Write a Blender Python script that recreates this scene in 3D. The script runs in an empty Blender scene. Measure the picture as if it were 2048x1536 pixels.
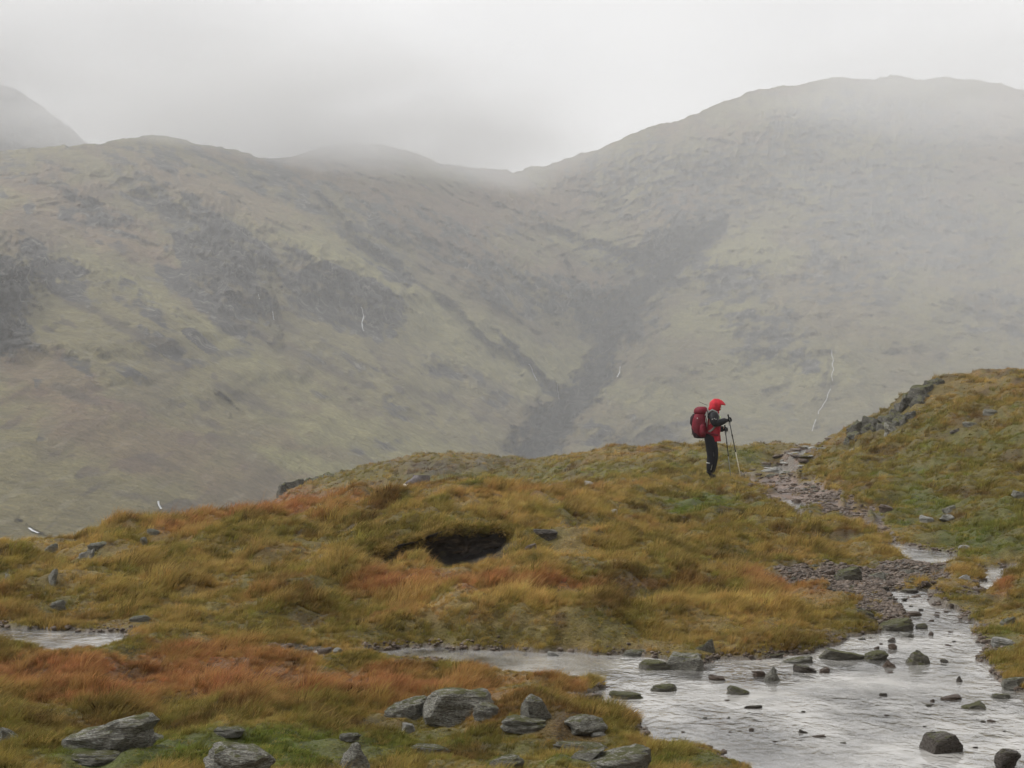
import bpy, bmesh, math, random
import numpy as np
from mathutils import Vector, Matrix, noise as mnoise

# ------------------------------------------------------------------ camera, sky, sun, exposure
S = bpy.context.scene
COL = S.collection
R = math.radians
F, CX, CY = 2958.0, 1024.0, 768.0
TILT = math.atan(62 / F)
EYE = 1.65
cam = bpy.data.cameras.new('camera'); camo = bpy.data.objects.new('camera', cam); COL.objects.link(camo)
cam.sensor_width = 36; cam.lens = 36 * F / 2048; cam.clip_start = 0.2; cam.clip_end = 12000
camo.location = (0, 0, EYE); camo.rotation_euler = (math.pi / 2 + TILT, 0, 0)
S.camera = camo
S.render.resolution_x, S.render.resolution_y = 1024, 768

SUN_EL, SUN_AZ = 50, 282          # degrees; azimuth from +Y towards +X
W = bpy.data.worlds.new('World'); S.world = W; W.use_nodes = True
nt = W.node_tree; nt.nodes.clear()
sky = nt.nodes.new('ShaderNodeTexSky'); sky.sky_type = 'NISHITA'; sky.sun_disc = False
sky.sun_elevation = R(SUN_EL); sky.sun_rotation = R(SUN_AZ); sky.dust_density = 3.0; sky.air_density = 1.0
skm = nt.nodes.new('ShaderNodeVectorMath'); skm.operation = 'SCALE'; skm.inputs[3].default_value = 1.0
hsv = nt.nodes.new('ShaderNodeHueSaturation'); hsv.inputs['Saturation'].default_value = 0.06
nt.links.new(sky.outputs[0], hsv.inputs['Color'])
mx = nt.nodes.new('ShaderNodeMix'); mx.data_type = 'RGBA'; mx.inputs[0].default_value = 0.86
tcw = nt.nodes.new('ShaderNodeTexCoord'); nzw = nt.nodes.new('ShaderNodeTexNoise')
mpw = nt.nodes.new('ShaderNodeMapping'); mpw.inputs['Scale'].default_value = (1, 1, 2.2)
nzw.inputs['Scale'].default_value = 5.0; nzw.inputs['Detail'].default_value = 5; nzw.inputs['Roughness'].default_value = 0.45
rpw = nt.nodes.new('ShaderNodeValToRGB')
rpw.color_ramp.elements[0].position = 0.34; rpw.color_ramp.elements[0].color = (4.75, 4.74, 4.78, 1)
rpw.color_ramp.elements[1].position = 0.66; rpw.color_ramp.elements[1].color = (5.75, 5.73, 5.73, 1)
nt.links.new(tcw.outputs['Generated'], mpw.inputs[0]); nt.links.new(mpw.outputs[0], nzw.inputs['Vector'])
nt.links.new(nzw.outputs[0], rpw.inputs[0])
nt.links.new(hsv.outputs[0], mx.inputs[6]); nt.links.new(rpw.outputs[0], mx.inputs[7])
bg = nt.nodes.new('ShaderNodeBackground'); bg.inputs['Strength'].default_value = 0.1
wo = nt.nodes.new('ShaderNodeOutputWorld')
nt.links.new(mx.outputs[2], bg.inputs[0]); nt.links.new(bg.outputs[0], wo.inputs[0])

sl = bpy.data.lights.new('sun', 'SUN'); sl.energy = 1.5; sl.angle = R(12); sl.color = (1.0, 0.985, 0.96)
so = bpy.data.objects.new('sun', sl); COL.objects.link(so)
sd = Vector((math.sin(R(SUN_AZ)) * math.cos(R(SUN_EL)), math.cos(R(SUN_AZ)) * math.cos(R(SUN_EL)), math.sin(R(SUN_EL))))
so.rotation_euler = (-sd).to_track_quat('-Z', 'Y').to_euler()

S.view_settings.view_transform = 'Standard'; S.view_settings.look = 'None'
S.view_settings.exposure = 1.0; S.view_settings.gamma = 1.0; S.view_settings.use_curve_mapping = False
S.render.engine = 'CYCLES'
S.cycles.use_denoising = True; S.cycles.use_adaptive_sampling = True; S.cycles.adaptive_threshold = 0.02; S.cycles.adaptive_min_samples = 16
S.cycles.max_bounces = 6; S.cycles.diffuse_bounces = 2; S.cycles.glossy_bounces = 2
S.cycles.transmission_bounces = 4; S.cycles.volume_bounces = 1; S.cycles.transparent_max_bounces = 6
S.cycles.volume_step_rate = 1.0; S.cycles.volume_max_steps = 64
rnd = random.Random(7)

# ------------------------------------------------------------------ helpers
def ray(px, py):
    X = (np.asarray(px, float) - CX) / F; Y = (CY - np.asarray(py, float)) / F
    return X, math.cos(TILT) - Y * math.sin(TILT), math.sin(TILT) + Y * math.cos(TILT)
def at(px, py, d):
    X, dy, dz = ray(px, py); k = d / dy
    return X * k, d + 0 * k, EYE + dz * k
def project(x, y, z):
    dz = z - EYE
    fw = y * math.cos(TILT) + dz * math.sin(TILT); up = -y * math.sin(TILT) + dz * math.cos(TILT)
    return CX + F * x / fw, CY - F * up / fw

_P = np.random.RandomState(11).permutation(256); _P = np.concatenate([_P, _P, _P])
_G = np.array([[math.cos(t), math.sin(t)] for t in np.linspace(0, 2 * math.pi, 17)[:16]])
def perlin(x, y, seed=0):
    x = np.asarray(x, float) + seed * 17.31; y = np.asarray(y, float) + seed * 9.77
    xi = np.floor(x).astype(int); yi = np.floor(y).astype(int); xf = x - xi; yf = y - yi
    u = xf * xf * xf * (xf * (xf * 6 - 15) + 10); v = yf * yf * yf * (yf * (yf * 6 - 15) + 10)
    def g(ix, iy, dx, dy):
        h = _G[_P[_P[(xi + ix) & 255] + ((yi + iy) & 255)] & 15]
        return h[..., 0] * dx + h[..., 1] * dy
    a = g(0, 0, xf, yf); b = g(1, 0, xf - 1, yf); c = g(0, 1, xf, yf - 1); e = g(1, 1, xf - 1, yf - 1)
    return ((a + (b - a) * u) * (1 - v) + (c + (e - c) * u) * v) * 1.5
def fbm(x, y, o=4, seed=0, gain=0.5):
    s = 0; amp = 1; k = 1
    for i in range(o):
        s = s + amp * perlin(x * k, y * k, seed + i); amp *= gain; k *= 2.03
    return s
def ridged(x, y, o=4, seed=0):
    s = 0; amp = 1; k = 1
    for i in range(o):
        s = s + amp * (1 - np.abs(perlin(x * k, y * k, seed + i)) * 2); amp *= 0.5; k *= 2.1
    return s / 2
def sstep(a, b, x):
    t = np.clip((x - a) / (b - a), 0, 1); return t * t * (3 - 2 * t)

class TPS:
    def __init__(s, p, v, lam=1e-3):
        s.p = np.array(p, float); n = len(p)
        K = s.k(np.linalg.norm(s.p[:, None] - s.p[None], axis=2)) + lam * np.eye(n)
        P = np.hstack([np.ones((n, 1)), s.p])
        A = np.block([[K, P], [P.T, np.zeros((3, 3))]])
        s.w = np.linalg.solve(A, np.concatenate([np.array(v, float), np.zeros(3)]))
    @staticmethod
    def k(r): return r * r * np.log(r + 1e-9)
    def __call__(s, q):
        q = np.asarray(q, float); out = np.empty(len(q)); n = len(s.p)
        for i in range(0, len(q), 40000):
            c = q[i:i + 40000]
            out[i:i + 40000] = s.k(np.sqrt(((c[:, None] - s.p[None]) ** 2).sum(2))) @ s.w[:n] + s.w[n] + c @ s.w[n + 1:]
        return out

def poly_sd(x, y, poly):
    """signed distance to a polygon, negative inside"""
    p = np.array(poly, float); sh = x.shape; x = x.ravel(); y = y.ravel()
    best = np.full(x.shape, 1e18); ins = np.zeros(x.shape, bool)
    for i in range(len(p)):
        ax, ay = p[i - 1]; bx, by = p[i]
        ex, ey = bx - ax, by - ay
        t = np.clip(((x - ax) * ex + (y - ay) * ey) / (ex * ex + ey * ey + 1e-12), 0, 1)
        best = np.minimum(best, (x - ax - t * ex) ** 2 + (y - ay - t * ey) ** 2)
        c = ((ay > y) != (by > y))
        with np.errstate(divide='ignore', invalid='ignore'):
            c &= x < (bx - ax) * (y - ay) / (by - ay + 1e-18) + ax
        ins ^= c
    dd = np.sqrt(best); return np.where(ins, -dd, dd).reshape(sh)
def line_dist(x, y, pts):
    best = np.full(x.shape, 1e18); par = np.zeros(x.shape)
    n = len(pts) - 1
    for i in range(n):
        ax, ay = pts[i]; bx, by = pts[i + 1]; ex, ey = bx - ax, by - ay
        t = np.clip(((x - ax) * ex + (y - ay) * ey) / (ex * ex + ey * ey), 0, 1)
        d2 = (x - ax - t * ex) ** 2 + (y - ay - t * ey) ** 2
        m = d2 < best; best = np.where(m, d2, best); par = np.where(m, (i + t) / n, par)
    return np.sqrt(best), par

def mesh_from(name, verts, faces, smooth=True):
    me = bpy.data.meshes.new(name)
    verts = np.asarray(verts, np.float32); faces = np.asarray(faces, np.int32)
    me.vertices.add(len(verts)); me.vertices.foreach_set('co', verts.ravel())
    k = faces.shape[1]
    me.loops.add(faces.size); me.loops.foreach_set('vertex_index', faces.ravel())
    me.polygons.add(len(faces)); me.polygons.foreach_set('loop_start', np.arange(len(faces), dtype=np.int32) * k)
    me.update(calc_edges=True)
    if smooth: me.polygons.foreach_set('use_smooth', np.ones(len(faces), bool))
    me.validate(); return me
def grid_faces(nr, nc):
    i = (np.arange(nr - 1)[:, None] * nc + np.arange(nc - 1)[None]).ravel()
    return np.stack([i, i + 1, i + nc + 1, i + nc], 1)
def add_col(me, name, rgb):
    a = me.attributes.new(name, 'FLOAT_COLOR', 'POINT')
    c = np.ones((len(rgb), 4), np.float32); c[:, :3] = rgb; a.data.foreach_set('color', c.ravel())
def add_val(me, name, v):
    a = me.attributes.new(name, 'FLOAT', 'POINT'); a.data.foreach_set('value', np.asarray(v, np.float32).ravel())
def obj(name, me, mat=None, parent=None, label=None, cat=None, group=None, kind=None):
    o = bpy.data.objects.new(name, me); COL.objects.link(o)
    if mat is not None and me is not None:
        if not me.materials: me.materials.append(mat)
    if parent is not None: o.parent = parent
    if label: o['label'] = label
    if cat: o['category'] = cat
    if group: o['group'] = group
    if kind: o['kind'] = kind
    return o

# ------------------------------------------------------------------ materials
def nodes(name):
    m = bpy.data.materials.new(name); m.use_nodes = True
    n = m.node_tree.nodes; n.clear()
    out = n.new('ShaderNodeOutputMaterial'); b = n.new('ShaderNodeBsdfPrincipled')
    m.node_tree.links.new(b.outputs[0], out.inputs[0])
    return m, n, m.node_tree.links, b, out
def nz(n, l, vec, scale, detail=4, rough=0.55, dist=0.0):
    t = n.new('ShaderNodeTexNoise'); t.inputs['Scale'].default_value = scale; t.inputs['Detail'].default_value = detail
    t.inputs['Roughness'].default_value = rough; t.inputs['Distortion'].default_value = dist
    if vec is not None: l.new(vec, t.inputs['Vector'])
    return t.outputs[0]
def ramp(n, l, f, stops):
    r = n.new('ShaderNodeValToRGB'); e = r.color_ramp.elements
    while len(e) < len(stops): e.new(0.5)
    for i, (p, c) in enumerate(stops):
        e[i].position = p; e[i].color = (c, c, c, 1) if isinstance(c, (int, float)) else (*c, 1)
    l.new(f, r.inputs[0]); return r.outputs[0]
def mix(n, l, f, a, b, mode='MIX'):
    m = n.new('ShaderNodeMix'); m.data_type = 'RGBA'; m.blend_type = mode
    for i, v in ((0, f), (6, a), (7, b)):
        if isinstance(v, (int, float)): m.inputs[i].default_value = v
        elif isinstance(v, tuple): m.inputs[i].default_value = (*v, 1)
        else: l.new(v, m.inputs[i])
    return m.outputs[2]
def bump(n, l, h, b, strength=0.5, dist=0.05, normal=None):
    k = n.new('ShaderNodeBump'); k.inputs['Strength'].default_value = strength; k.inputs['Distance'].default_value = dist
    l.new(h, k.inputs['Height'])
    if normal is not None: l.new(normal, k.inputs['Normal'])
    l.new(k.outputs[0], b.inputs['Normal']); return k.outputs[0]
def coords(n, l, which='Object', scale=(1, 1, 1), rot=(0, 0, 0)):
    t = n.new('ShaderNodeTexCoord'); m = n.new('ShaderNodeMapping')
    m.inputs['Scale'].default_value = scale; m.inputs['Rotation'].default_value = rot
    l.new(t.outputs[which], m.inputs[0]); return m.outputs[0]
def attr(n, name, kind='GEOMETRY', out='Color'):
    a = n.new('ShaderNodeAttribute'); a.attribute_name = name; a.attribute_type = kind
    return a.outputs[out]
def plain(name, c, rough=0.6, var=0.15, scale=30, bumpd=0.0, **kw):
    m, n, l, b, o = nodes(name)
    v = coords(n, l)
    f = nz(n, l, v, scale, 4)
    k = ramp(n, l, f, [(0.3, tuple(x * (1 - var) for x in c)), (0.7, tuple(min(1, x * (1 + var)) for x in c))])
    l.new(k, b.inputs['Base Color']); b.inputs['Roughness'].default_value = rough; b.inputs['Specular IOR Level'].default_value = 0.25
    for a, q in kw.items(): b.inputs[a].default_value = q
    if bumpd: bump(n, l, f, b, 0.6, bumpd)
    return m

def mat_ground():
    m, n, l, b, o = nodes('turf_soil')
    v = coords(n, l)
    f = nz(n, l, v, 9, 6, 0.65); g = nz(n, l, v, 55, 4, 0.6)
    k = ramp(n, l, f, [(0.28, 0.45), (0.5, 0.9), (0.75, 1.35)])
    c = mix(n, l, 1.0, attr(n, 'col'), k, 'MULTIPLY')
    c = mix(n, l, 0.6, c, ramp(n, l, g, [(0.3, 0.5), (0.7, 1.3)]), 'MULTIPLY')
    l.new(c, b.inputs['Base Color'])
    wet = attr(n, 'wet', out='Fac')
    rr = n.new('ShaderNodeMapRange'); l.new(wet, rr.inputs[0]); rr.inputs[3].default_value = 0.85; rr.inputs[4].default_value = 0.45
    pz = n.new('ShaderNodeMath'); pz.operation = 'MULTIPLY'; l.new(rr.outputs[0], pz.inputs[0]); l.new(ramp(n, l, nz(n, l, v, 2.2, 3), [(0.5, 1.0), (0.6, 0.25)]), pz.inputs[1])
    mz = n.new('ShaderNodeMix'); l.new(wet, mz.inputs[0]); l.new(rr.outputs[0], mz.inputs[2]); l.new(pz.outputs[0], mz.inputs[3]); l.new(mz.outputs[0], b.inputs['Roughness'])
    b.inputs['Specular IOR Level'].default_value = 0.4
    h = mix(n, l, 0.5, f, g); bump(n, l, h, b, 0.8, 0.05)
    return m
def mat_grass():
    m, n, l, b, o = nodes('grass_blades')
    c = attr(n, 'tcol', 'INSTANCER')
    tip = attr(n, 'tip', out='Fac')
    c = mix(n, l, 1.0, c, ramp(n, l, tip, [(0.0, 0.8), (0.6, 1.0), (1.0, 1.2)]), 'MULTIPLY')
    l.new(c, b.inputs['Base Color']); b.inputs['Roughness'].default_value = 0.6
    b.inputs['Specular IOR Level'].default_value = 0.1
    tr = n.new('ShaderNodeBsdfTranslucent'); l.new(c, tr.inputs[0])
    ms = n.new('ShaderNodeMixShader'); ms.inputs[0].default_value = 0.4
    l.new(b.outputs[0], ms.inputs[1]); l.new(tr.outputs[0], ms.inputs[2]); l.new(ms.outputs[0], o.inputs[0])
    return m
def mat_hill():
    m, n, l, b, o = nodes('fell_side')
    v = coords(n, l, scale=(1, 1, 1))
    c = attr(n, 'col')
    f = nz(n, l, v, 0.09, 7, 0.68); g = nz(n, l, v, 0.5, 5, 0.65)
    c = mix(n, l, 1.0, c, ramp(n, l, f, [(0.3, 0.68), (0.5, 1.0), (0.7, 1.28)]), 'MULTIPLY')
    c = mix(n, l, 0.8, c, ramp(n, l, g, [(0.3, 0.65), (0.7, 1.35)]), 'MULTIPLY')
    vs = coords(n, l, scale=(1, 1, 0.35))
    rk = nz(n, l, vs, 0.13, 9, 0.75, 0.8)
    rc = ramp(n, l, rk, [(0.25, (0.012, 0.012, 0.012)), (0.45, (0.045, 0.043, 0.041)), (0.56, (0.10, 0.095, 0.085)), (0.66, (0.30, 0.285, 0.25))])
    rw = attr(n, 'rock', out='Fac')
    mt = n.new('ShaderNodeMath'); mt.operation = 'ADD'; l.new(rw, mt.inputs[0])
    m2 = n.new('ShaderNodeMath'); m2.operation = 'MULTIPLY_ADD'; l.new(f, m2.inputs[0]); m2.inputs[1].default_value = 1.2; m2.inputs[2].default_value = -0.6
    l.new(m2.outputs[0], mt.inputs[1])
    fac = ramp(n, l, mt.outputs[0], [(0.35, 0.0), (0.62, 1.0)])
    c = mix(n, l, fac, c, rc)
    l.new(c, b.inputs['Base Color']); b.inputs['Roughness'].default_value = 0.8; b.inputs['Specular IOR Level'].default_value = 0.2
    h = mix(n, l, fac, f, rk); bump(n, l, h, b, 1.0, 9.0)
    return m
def mat_rock(name, dark, mid, pale, lichen=0.25, moss=0.0, rough=0.5, mosscol=(0.07, 0.07, 0.015)):
    m, n, l, b, o = nodes(name)
    inf = n.new('ShaderNodeObjectInfo')
    t = n.new('ShaderNodeTexCoord'); ad = n.new('ShaderNodeVectorMath'); ad.operation = 'ADD'
    cb = n.new('ShaderNodeVectorMath'); cb.operation = 'SCALE'; cb.inputs[0].default_value = (31, 17, 23)
    l.new(inf.outputs['Random'], cb.inputs[3]); l.new(t.outputs['Object'], ad.inputs[0]); l.new(cb.outputs[0], ad.inputs[1])
    mp = n.new('ShaderNodeMapping'); mp.inputs['Rotation'].default_value = (0.25, 0.5, 0.2); mp.inputs['Scale'].default_value = (1, 1, 4.5)
    l.new(ad.outputs[0], mp.inputs[0])
    band = nz(n, l, mp.outputs[0], 9, 7, 0.7, 0.4); f = nz(n, l, ad.outputs[0], 14, 6, 0.65); li = nz(n, l, ad.outputs[0], 30, 5, 0.6)
    c = ramp(n, l, band, [(0.33, dark), (0.5, mid), (0.66, pale)])
    c = mix(n, l, 0.8, c, ramp(n, l, f, [(0.3, 0.55), (0.7, 1.3)]), 'MULTIPLY')
    c = mix(n, l, ramp(n, l, li, [(0.62 - lichen * 0.2, 0.0), (0.68, min(1, lichen * 2.2))]), c, (0.36, 0.37, 0.33))
    if moss > 0:
        ge = n.new('ShaderNodeNewGeometry'); sx = n.new('ShaderNodeSeparateXYZ'); l.new(ge.outputs['Normal'], sx.inputs[0])
        ml = n.new('ShaderNodeMath'); ml.operation = 'MULTIPLY'; l.new(sx.outputs[2], ml.inputs[0]); l.new(nz(n, l, ad.outputs[0], 5, 4), ml.inputs[1])
        c = mix(n, l, ramp(n, l, ml.outputs[0], [(0.5 - moss * 0.4, 0.0), (0.58 - moss * 0.3, 0.95)]), c, mosscol)
    l.new(c, b.inputs['Base Color'])
    l.new(ramp(n, l, f, [(0.3, rough * 0.7), (0.7, min(1, rough * 1.3))]), b.inputs['Roughness'])
    b.inputs['Specular IOR Level'].default_value = 0.3
    h = mix(n, l, 0.45, band, f); bump(n, l, h, b, 1.0, 0.04)
    return m
def mat_water():
    m, n, l, b, o = nodes('stream_water')
    v = coords(n, l, scale=(1.0, 0.75, 1))
    a = nz(n, l, v, 4.2, 2, 0.5, 0.8); c = nz(n, l, v, 13, 2, 0.5, 0.6); big = nz(n, l, v, 0.7, 3)
    k = n.new('ShaderNodeBump'); k.inputs['Distance'].default_value = 0.09; l.new(mix(n, l, 0.45, a, c), k.inputs['Height'])
    l.new(ramp(n, l, big, [(0.40, 0.07), (0.60, 0.42)]), k.inputs['Strength'])
    n.remove(b)
    gl = n.new('ShaderNodeBsdfGlossy'); gl.inputs['Color'].default_value = (0.97, 0.97, 0.97, 1); gl.inputs['Roughness'].default_value = 0.10; l.new(k.outputs[0], gl.inputs['Normal'])
    tr = n.new('ShaderNodeBsdfTransparent'); tr.inputs[0].default_value = (0.80, 0.76, 0.70, 1)
    fr_ = n.new('ShaderNodeFresnel'); fr_.inputs['IOR'].default_value = 2.1; l.new(k.outputs[0], fr_.inputs['Normal'])
    df = n.new('ShaderNodeBsdfDiffuse'); df.inputs[0].default_value = (0.66, 0.64, 0.60, 1)         # pale colour painted in for the bright sky reflection on the water
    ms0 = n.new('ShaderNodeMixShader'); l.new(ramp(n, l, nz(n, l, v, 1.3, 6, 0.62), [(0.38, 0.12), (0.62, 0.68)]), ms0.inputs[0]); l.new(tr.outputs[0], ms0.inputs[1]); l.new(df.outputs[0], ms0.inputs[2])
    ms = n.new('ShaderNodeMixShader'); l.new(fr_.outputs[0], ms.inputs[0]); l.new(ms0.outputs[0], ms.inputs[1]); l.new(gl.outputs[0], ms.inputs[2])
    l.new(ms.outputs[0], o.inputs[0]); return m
M = dict(
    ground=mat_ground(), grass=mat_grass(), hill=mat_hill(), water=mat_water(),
    rock=mat_rock('grey_slate', (0.055, 0.05, 0.041), (0.17, 0.16, 0.132), (0.40, 0.38, 0.32), 0.55, 0.25, 0.75),
    rock_moss=mat_rock('mossy_slate', (0.045, 0.041, 0.033), (0.14, 0.13, 0.103), (0.29, 0.275, 0.225), 0.12, 0.6, 0.6),
    rock_dark=mat_rock('dark_wet_stone', (0.022, 0.018, 0.015), (0.085, 0.071, 0.058), (0.19, 0.165, 0.14), 0.03, 0.15, 0.3),
    rock_pale=mat_rock('pale_stone', (0.12, 0.115, 0.10), (0.33, 0.32, 0.29), (0.52, 0.51, 0.48), 0.4, 0.0, 0.5),
    rock_pink=mat_rock('reddish_wet_stone', (0.045, 0.03, 0.022), (0.125, 0.088, 0.064), (0.24, 0.19, 0.15), 0.05, 0.0, 0.5),
    crag=mat_rock('crag_rock', (0.018, 0.017, 0.014), (0.075, 0.07, 0.058), (0.19, 0.18, 0.15), 0.15, 0.5, 0.8),
    foam=plain('white_water', (0.58, 0.59, 0.6), 0.5, 0.1, 1.0),
    gravel=mat_rock('path_gravel', (0.04, 0.027, 0.02), (0.12, 0.088, 0.066), (0.27, 0.22, 0.18), 0.1, 0.0, 0.6),
)

# ------------------------------------------------------------------ foreground ground: a height field fitted through measured points
vis = [  # (pixel x, pixel y, metres ahead)
 (-300,1536,6.5),(0,1536,6.6),(500,1536,6.6),(1024,1536,6.7),(1300,1536,6.8),(1700,1536,7.1),(2048,1536,7.0),
 (-300,1430,7.9),(0,1430,7.9),(500,1430,8.0),(1000,1430,8.0),(0,1350,9.2),(500,1360,9.1),(900,1350,9.4),
 (100,1240,11.2),(600,1290,10.6),(900,1295,10.6),(1300,1300,10.5),
 (300,1190,12.2),(600,1200,11.8),(900,1200,11.5),(1200,1200,11.5),(1500,1215,11.5),(1650,1260,11.3),
 (900,1155,12.6),(1300,1155,12.6),(600,1160,12.8),(200,1150,13.0),(0,1150,13.0),
 (900,1112,13.7),(900,1062,14.3),(1150,1080,14.6),(500,1080,15.0),(300,1090,14.8),(100,1110,14.2),(-200,1150,13.5),
 (0,1100,15.2),(150,1080,16.2),(300,1046,18),(450,1034,19.5),(600,1016,21),(750,999,22),(900,988,23),(1050,986,24),(1200,988,25),(1330,994,25),
 (1400,1010,24),(1300,1050,18.5),(1500,1060,18.5),(1600,1090,17),(1500,1130,14.8),(1700,1095,17.2),(1770,1085,18),
 (1422,957,32),(1330,957,33),(1500,975,30),(1150,935,45),(1250,906,62),(1400,907,58),(1000,912,68),(850,908,72),(750,930,72),(650,955,72),(570,982,70),
 (1560,985,26),(1650,1010,23),(1720,1040,20.5),(1600,930,36),(1640,885,44),(1500,898,50),(1560,890,47),
 (1700,862,42),(1750,838,42),(1800,803,42),(1850,772,41),(1890,759,40),(1960,753,39),(2048,750,38),(2200,750,36),
 (1800,900,33),(1950,850,33),(2048,850,31),(1750,960,28),(1900,960,26),(2048,960,24),(1850,1040,21),(1950,1050,19),(2048,1060,17.5),
 (1900,1085,18),(2000,1110,15.5),(2048,1200,12.5),(1960,1170,14),(2000,1270,11),(2048,1300,10.2),(2048,1350,9.4),(2250,1200,12),(2250,960,23),(2300,1400,8),
]
hid = [  # (pixel-column, metres ahead, height) where the photograph is blocked
 (-900,3,0),(1024,3,0.02),(3000,3,-0.02),(0,4.5,0.03),(1024,4.5,0.03),(2048,4.5,-0.05),(-900,8,0.1),(3000,8,0.1),(-900,14,0.1),(3000,14,0.8),
 (-900,30,-3),(3000,30,3),(0,22,-1.4),(300,26,-1.3),(600,30,-1.0),(900,33,-0.5),(1100,34,-0.25),(835,52,-1.22),(1000,52,-0.8),(650,50,-2.4),
 (850,90,-4),(1250,80,-3),(1400,75,-3),(570,90,-6),(1024,140,-20),(300,140,-25),(1700,140,-15),(300,60,-8),(0,60,-10),(-200,40,-6),(-300,140,-30),
 (2300,140,-10),(1550,65,-1),(1750,55,0.6),(1900,52,1.6),(2100,50,2.1),(2300,60,1),(-900,140,-30),(3000,140,0),
]
pts, vals = [], []
for px, py, d in vis:
    x, y, z = at(px, py, d); pts.append((x / d * 5, math.log(d))); vals.append(float(z))
for px, d, z in hid:
    pts.append(((px - CX) / F * 5, math.log(d))); vals.append(z)
tps = TPS(pts, vals, 2e-4)

def wl_main(d): return np.interp(d, [6, 7, 10, 11.8, 14.2, 16.8, 18.7, 22], [-.06, -.045, -.05, -.02, .02, .06, .1, .16])
def on_level(pp, lv):
    out = []
    for px, py in pp:
        X, dy, dz = ray(px, py); d = 10.0
        for _ in range(30): d = 0.5 * d + 0.5 * (float(lv(d)) - EYE) / dz * dy
        out.append((float(X / dy * d), d))
    return out
POOLS = [
 ('stream', wl_main, [(735,1301),(850,1297),(1000,1302),(1250,1312),(1400,1328),(1560,1315),(1640,1298),(1690,1275),(1760,1262),(1805,1240),(1790,1210),(1780,1182),
   (1870,1180),(1885,1215),(1950,1245),(1965,1290),(1990,1330),(2010,1370),(2060,1395),(2250,1420),(2250,1720),(1540,1720),(1500,1545),(1440,1505),(1320,1500),
   (1270,1455),(1200,1425),(1150,1400),(1215,1375),(1120,1362),(1000,1350),(920,1335),(870,1325),(735,1320)]),
 ('stream', wl_main, [(1772,1066),(1800,1088),(1850,1098),(1915,1110),(1925,1125),(1900,1134),(1860,1134),(1815,1120),(1780,1102)]),
 ('stream', wl_main, [(1972,1136),(2032,1135),(2022,1152),(1988,1172),(1962,1196),(1905,1204),(1900,1195),(1955,1185)]),
 ('stream', lambda d: 0.062 + 0 * d, [(-200,1258),(0,1257),(100,1261),(200,1266),(264,1266),(262,1290),(200,1302),(140,1312),(95,1304),(0,1286),(-200,1288)]),
 ('stream', lambda d: -0.012 + 0 * d, [(548,1303),(600,1296),(640,1300),(660,1312),(610,1322),(560,1320)]),
 ('stream', lambda d: -0.0 + 0 * d, [(428,1306),(470,1302),(490,1312),(440,1318)]),
]
def tps_level(px, py, drop):
    X, dy, dz = ray(px, py); d = np.exp(np.linspace(math.log(6), math.log(60), 900)); zz = tps(np.stack([np.full(900, X / dy * 5), np.log(d)], 1))
    i = np.argmax(EYE + dz / dy * d <= zz); return float(zz[i]) - drop
for pp, drop in (([(1550,1000),(1580,1000),(1612,1011),(1632,1022),(1592,1022),(1560,1013)], 0.045), ([(1528,938),(1560,931),(1590,940),(1602,951),(1570,950),(1545,946)], 0.045), ([(1590,905),(1625,890),(1632,896),(1606,912)], 0.04)):
    c_ = np.mean(pp, 0); POOLS.append(('puddle', (lambda L: (lambda d: L + 0 * d))(tps_level(c_[0], c_[1], drop)), pp))
POLYS = [(nm, lv, on_level(pp, lv)) for nm, lv, pp in POOLS]

NR, NC = 660, 780
sg = np.concatenate([np.linspace(math.log(3.0), math.log(5.6), 40, endpoint=False), np.linspace(math.log(5.6), math.log(27), 470, endpoint=False), np.linspace(math.log(27), math.log(140), NR - 510)])
ag = np.concatenate([np.linspace(-1.1, -0.42, 50, endpoint=False), np.linspace(-0.42, 0.42, NC - 100, endpoint=False), np.linspace(0.42, 1.1, 50)])
SS, AA = np.meshgrid(sg, ag, indexing='ij'); DD = np.exp(SS); XX = AA * DD
def coarse(fn, u, v, k=4):
    uc = np.unique(np.r_[np.arange(0, len(u), k), len(u) - 1]); vc = np.unique(np.r_[np.arange(0, len(v), k), len(v) - 1])
    g = fn(u[uc], v[vc])
    g = np.stack([np.interp(np.arange(len(v)), vc, row) for row in g])
    return np.stack([np.interp(np.arange(len(u)), uc, c) for c in g.T], 1)
def _z(u, v):
    a, b = np.meshgrid(u, v, indexing='ij'); return tps(np.stack([b.ravel() * 5, a.ravel()], 1)).reshape(a.shape)
Z0 = coarse(_z, sg, ag, 3)
# peat hag: a cut bank with a hollow before it
hx = np.interp(AA, [(v - CX) / F for v in (735, 800, 860, 930, 990, 1035)], [0, .55, .9, 1, .95, 0])
fr = 13.95 + 0.15 * fbm(XX * 1.5, XX * 0, 2, 5) + np.interp(AA, [(750 - CX) / F, (1030 - CX) / F], [-0.3, 0.3])
Z0 = Z0 - 0.12 * hx * sstep(fr - 1.1, fr - 0.45, DD) * (1 - sstep(fr - 0.06, fr + 0.06, DD)) + 0.05 * hx * sstep(fr - 0.05, fr + 0.08, DD) * (1 - sstep(fr + 0.5, fr + 1.8, DD))
HAG = np.clip(hx * 1.3, 0, 1) * sstep(fr - 0.42, fr - 0.2, DD + 0.15 * fbm(XX * 5, DD * 5, 2, 17)) * (1 - sstep(fr + 0.02, fr + 0.12, DD + 0.12 * fbm(XX * 7, DD * 7, 2, 18)))
HOLE = np.clip(hx * 1.6, 0, 1) * sstep(fr - 1.9, fr - 1.3, DD) * (1 - sstep(fr - 0.1, fr + 0.05, DD))
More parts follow.
